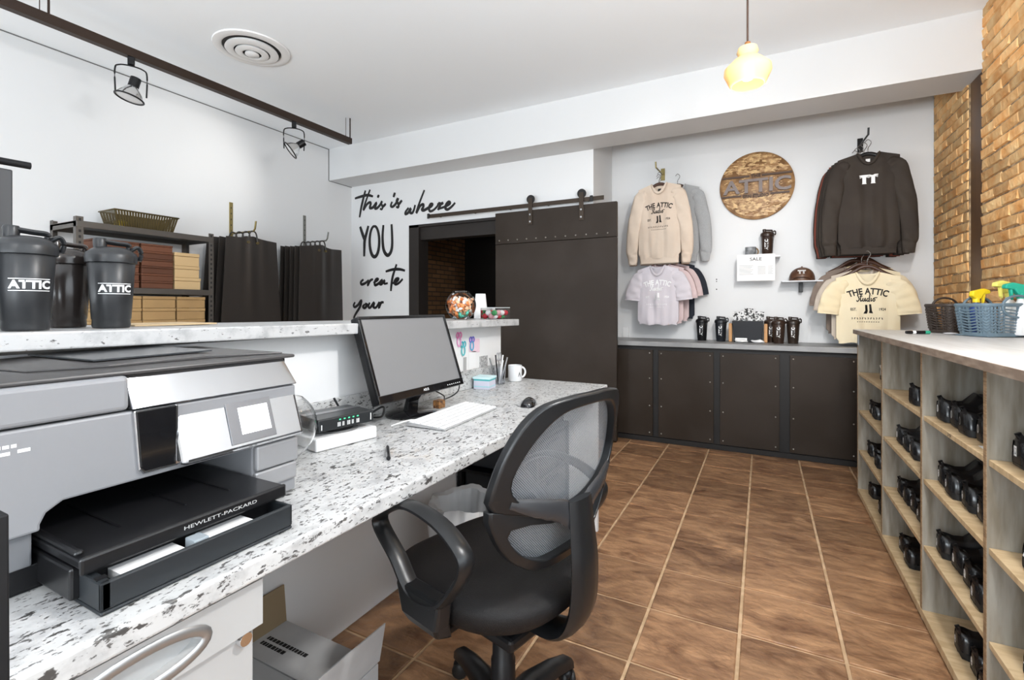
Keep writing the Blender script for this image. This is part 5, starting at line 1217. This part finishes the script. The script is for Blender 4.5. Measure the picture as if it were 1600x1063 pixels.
mk = thing('marker', 'black marker with a green band lying on the shelf top', 'marker', (.745, 3.30, ZTOP), rad(25))
M().lathe([(.001, -.065), (.008, -.065), (.009, -.05), (.009, .03), (.001, .03)], 14, (0, 0, .0095), 'x').build('barrel', BLK, mk, smooth=True)
M().lathe([(.0095, .03), (.0095, .055), (.001, .055)], 14, (0, 0, .0095), 'x').build('cap', mat('green_band', (.03, .35, .22), .4), mk, smooth=True)
M().lathe([(.0093, -.035), (.0093, -.018)], 14, (0, 0, .0095), 'x', cap=False).build('label_band', WINK, mk, smooth=True)
tag(M().sphere((.88, 3.31, ZTOP+.006), .028, 12, 6, (1.2, .8, .22)).build('loose_cap', mat('pale_grey_lid', (.5, .5, .52), .4), smooth=True), 'pale grey lid lying between the caddies', 'lid')
# ================================================================ ceiling: pendant, track lights, diffuser
pl = thing('pendant_lamp', 'amber glass pendant lamp with a lit bulb on a dark cord', 'lamp', (-.06, 2.45, 2.31))
AMB = mat('amber_glass', (.92, .70, .38), .35, trans=.45, ior=1.12)
M().tube([(0, 0, .13), (0, 0, ZT-2.31-.012)], .0045, 10).build('cord', mat('brown_cord', (.045, .02, .012), .6), pl, smooth=True)
M().lathe([(.001, ZT-2.31-.03), (.05, ZT-2.31-.028), (.055, ZT-2.31), (.001, ZT-2.31)], 24).build('ceiling_rose', BLK, pl, smooth=True)
M().lathe([(.001, .035), (.020, .035), (.022, .09), (.012, .13), (.001, .13)], 20).build('socket', mat('copper_socket', (.45, .20, .08), .3, .8), pl, smooth=True)
shp = [(.040, .105), (.046, .085), (.036, .066), (.060, .050), (.098, .012), (.100, -.010), (.078, -.058), (.070, -.066)]
M().lathe(shp+[(r-.003, z) for r, z in reversed(shp)], 40, cap=False).build('glass_shade', AMB, pl, smooth=True)
M().lathe([(.001, -.045), (.020, -.040), (.031, -.018), (.030, 0), (.016, .03), (.012, .04)], 20).build('bulb', mat('lit_bulb', (1, .9, .7), .3, emit=((1, .88, .66), 2.2)), pl, smooth=True)
point('pendant_light', (-.06, 2.45, 2.16), 5, .06, (1, .80, .55)).parent = None
for k, (px, py) in enumerate(((.35, 1.15), (-.06, -1.35))):   # two unseen pendants added to fill the room with light
    dup(pl, None, (px, py, 2.31), None, ('amber glass pendant lamp over the camera', 'amber glass pendant lamp by the storefront')[k])
    point('pendant_light', (px, py, 2.14), (60, 26)[k], .09, (.99, .985, .98))
tk = thing('light_track', 'dark bronze lighting track hung below the ceiling', 'track', (-3.59, 1.4, 2.86))
TRK = mat('bronze_track', (.035, .020, .013), .45, .3)
M().box(-3.615, -3.565, -1.6, 3.455, 2.828, 2.885).build('rail', TRK, tk, bevel=.002, world=True)
for y in (3.44, 1.2, -1.0): M().tube([(-3.578, y, 2.87), (-3.578, y, ZT-.001)], .006, 8).tube([(-3.604, y-.03, 2.878), (-3.604, y-.03, ZT-.001)], .0025, 6).build('hanger_rod', TRK, tk, smooth=True, world=True)
def spot(label, y, tilt, rz):
    t = thing('track_spotlight', label, 'spotlight', (-3.59, y, 2.827), rz, 'track spotlights'); t.scale = (1.35, 1.35, 1.35)
    M().box(-.014, .014, -.02, .02, -.035, 0).build('adapter', BLK, t, bevel=.003)
    yk_ = [(-.058, 0, -.175), (-.060, 0, -.07), (-.045, 0, -.045), (0, 0, -.038), (.045, 0, -.045), (.060, 0, -.07), (.058, 0, -.175)]
    M().tube(catmull(yk_, 5), .0035, 8).build('yoke', BLK, t, smooth=True)
    def T(m_): return m_.move((0, 0, 0), 0, 0, tilt).map(lambda x, y_, z: (x, y_, z-.165))
    T(M().lathe([(.022, .075), (.022, .03), (.001, .03)], 16).lathe([(.001, .076), (.022, .075)], 16, cap=False)).build('lamp_holder', BLK, t, smooth=True)
    T(M().lathe([(.020, .030), (.030, .018), (.046, -.004), (.055, -.028)], 28, cap=False)).build('reflector', mat('faceted_mirror', (.7, .7, .7), .12, .95), t, smooth=True)
    T(M().tube([(.0565*cos(a), .0565*sin(a), -.028) for a in [2*pi*k/28 for k in range(28)]], .004, 8, True)).build('front_ring', BLK, t, smooth=True)
    T(M().lathe([(.054, -.027), (.03, -.031), (.001, -.032)], 24, cap=False)).build('lens', mat('spot_lens', (.6, .6, .6), .1, .3), t, smooth=True)
spot('chrome reflector track spotlight nearest the camera', 1.606, rad(14), rad(66))
spot('chrome reflector track spotlight at the far end of the track', 2.815, rad(52), rad(52))
spotlamp('track_spot_light', (-3.62, 2.78, 2.60), (-4.5, 2.5, 2.45), 20, 100, .05, (1, .97, .92))
# second, unseen track added above the camera to brighten back wall and floor
t2 = thing('light_track', 'second lighting track over the aisle above the camera', 'track', (.55, .9, 2.86))
M().box(.53, .57, -.6, 1.6, 2.83, 2.885).build('rail', TRK, t2, bevel=.002, world=True)
for y in (-.5, 1.5): M().tube([(.55, y, 2.88), (.55, y, ZT-.001)], .006, 8).build('hanger_rod', TRK, t2, smooth=True, world=True)
for k, (y, to, pw) in enumerate(((1.45, (.55, 4.98, 1.45), 80), (.9, (-.75, 4.98, 1.4), 95), (.2, (-.3, 3.7, 0), 80))):
    h_ = M().lathe([(.022, .06), (.03, .02), (.055, -.03), (.052, -.03), (.02, .05)], 20, (.55, y, 2.74)).tube([(.55, y, 2.80), (.55, y, 2.83)], .008, 8).build('lamp_head', BLK, t2, smooth=True, world=True)
    spotlamp('aisle_spot_light', (.55, y, 2.70), to, pw, 47, .07, (1, .975, .94))
vt = thing('air_diffuser', 'round white ceiling air diffuser with concentric rings', 'vent', (-3.235, 2.19, ZT)); vt.scale = (1.1, 1.1, 1)
VW = mat('diffuser_white', (.78, .78, .78), .4)
M().lathe([(.225, -.001), (.222, -.010), (.185, -.018), (.172, -.012), (.172, -.001)], 48, cap=False).build('outer_ring', VW, vt, smooth=True)
M().lathe([(.170, -.002), (.001, -.002)], 40, cap=False).build('throat', mat('duct_dark', (.05, .05, .05), .8), vt)
for a, b_, z in ((.150, .105, -.030), (.092, .055, -.042)): M().lathe([(a, z+.018), (a+.006, z+.004), (b_+.010, z-.006), (b_, z-.002), (b_, z+.006)], 40, cap=False).build('ring', VW, vt, smooth=True)
M().lathe([(.040, -.036), (.042, -.046), (.030, -.053), (.001, -.054)], 32, cap=False).build('centre_cone', VW, vt, smooth=True)
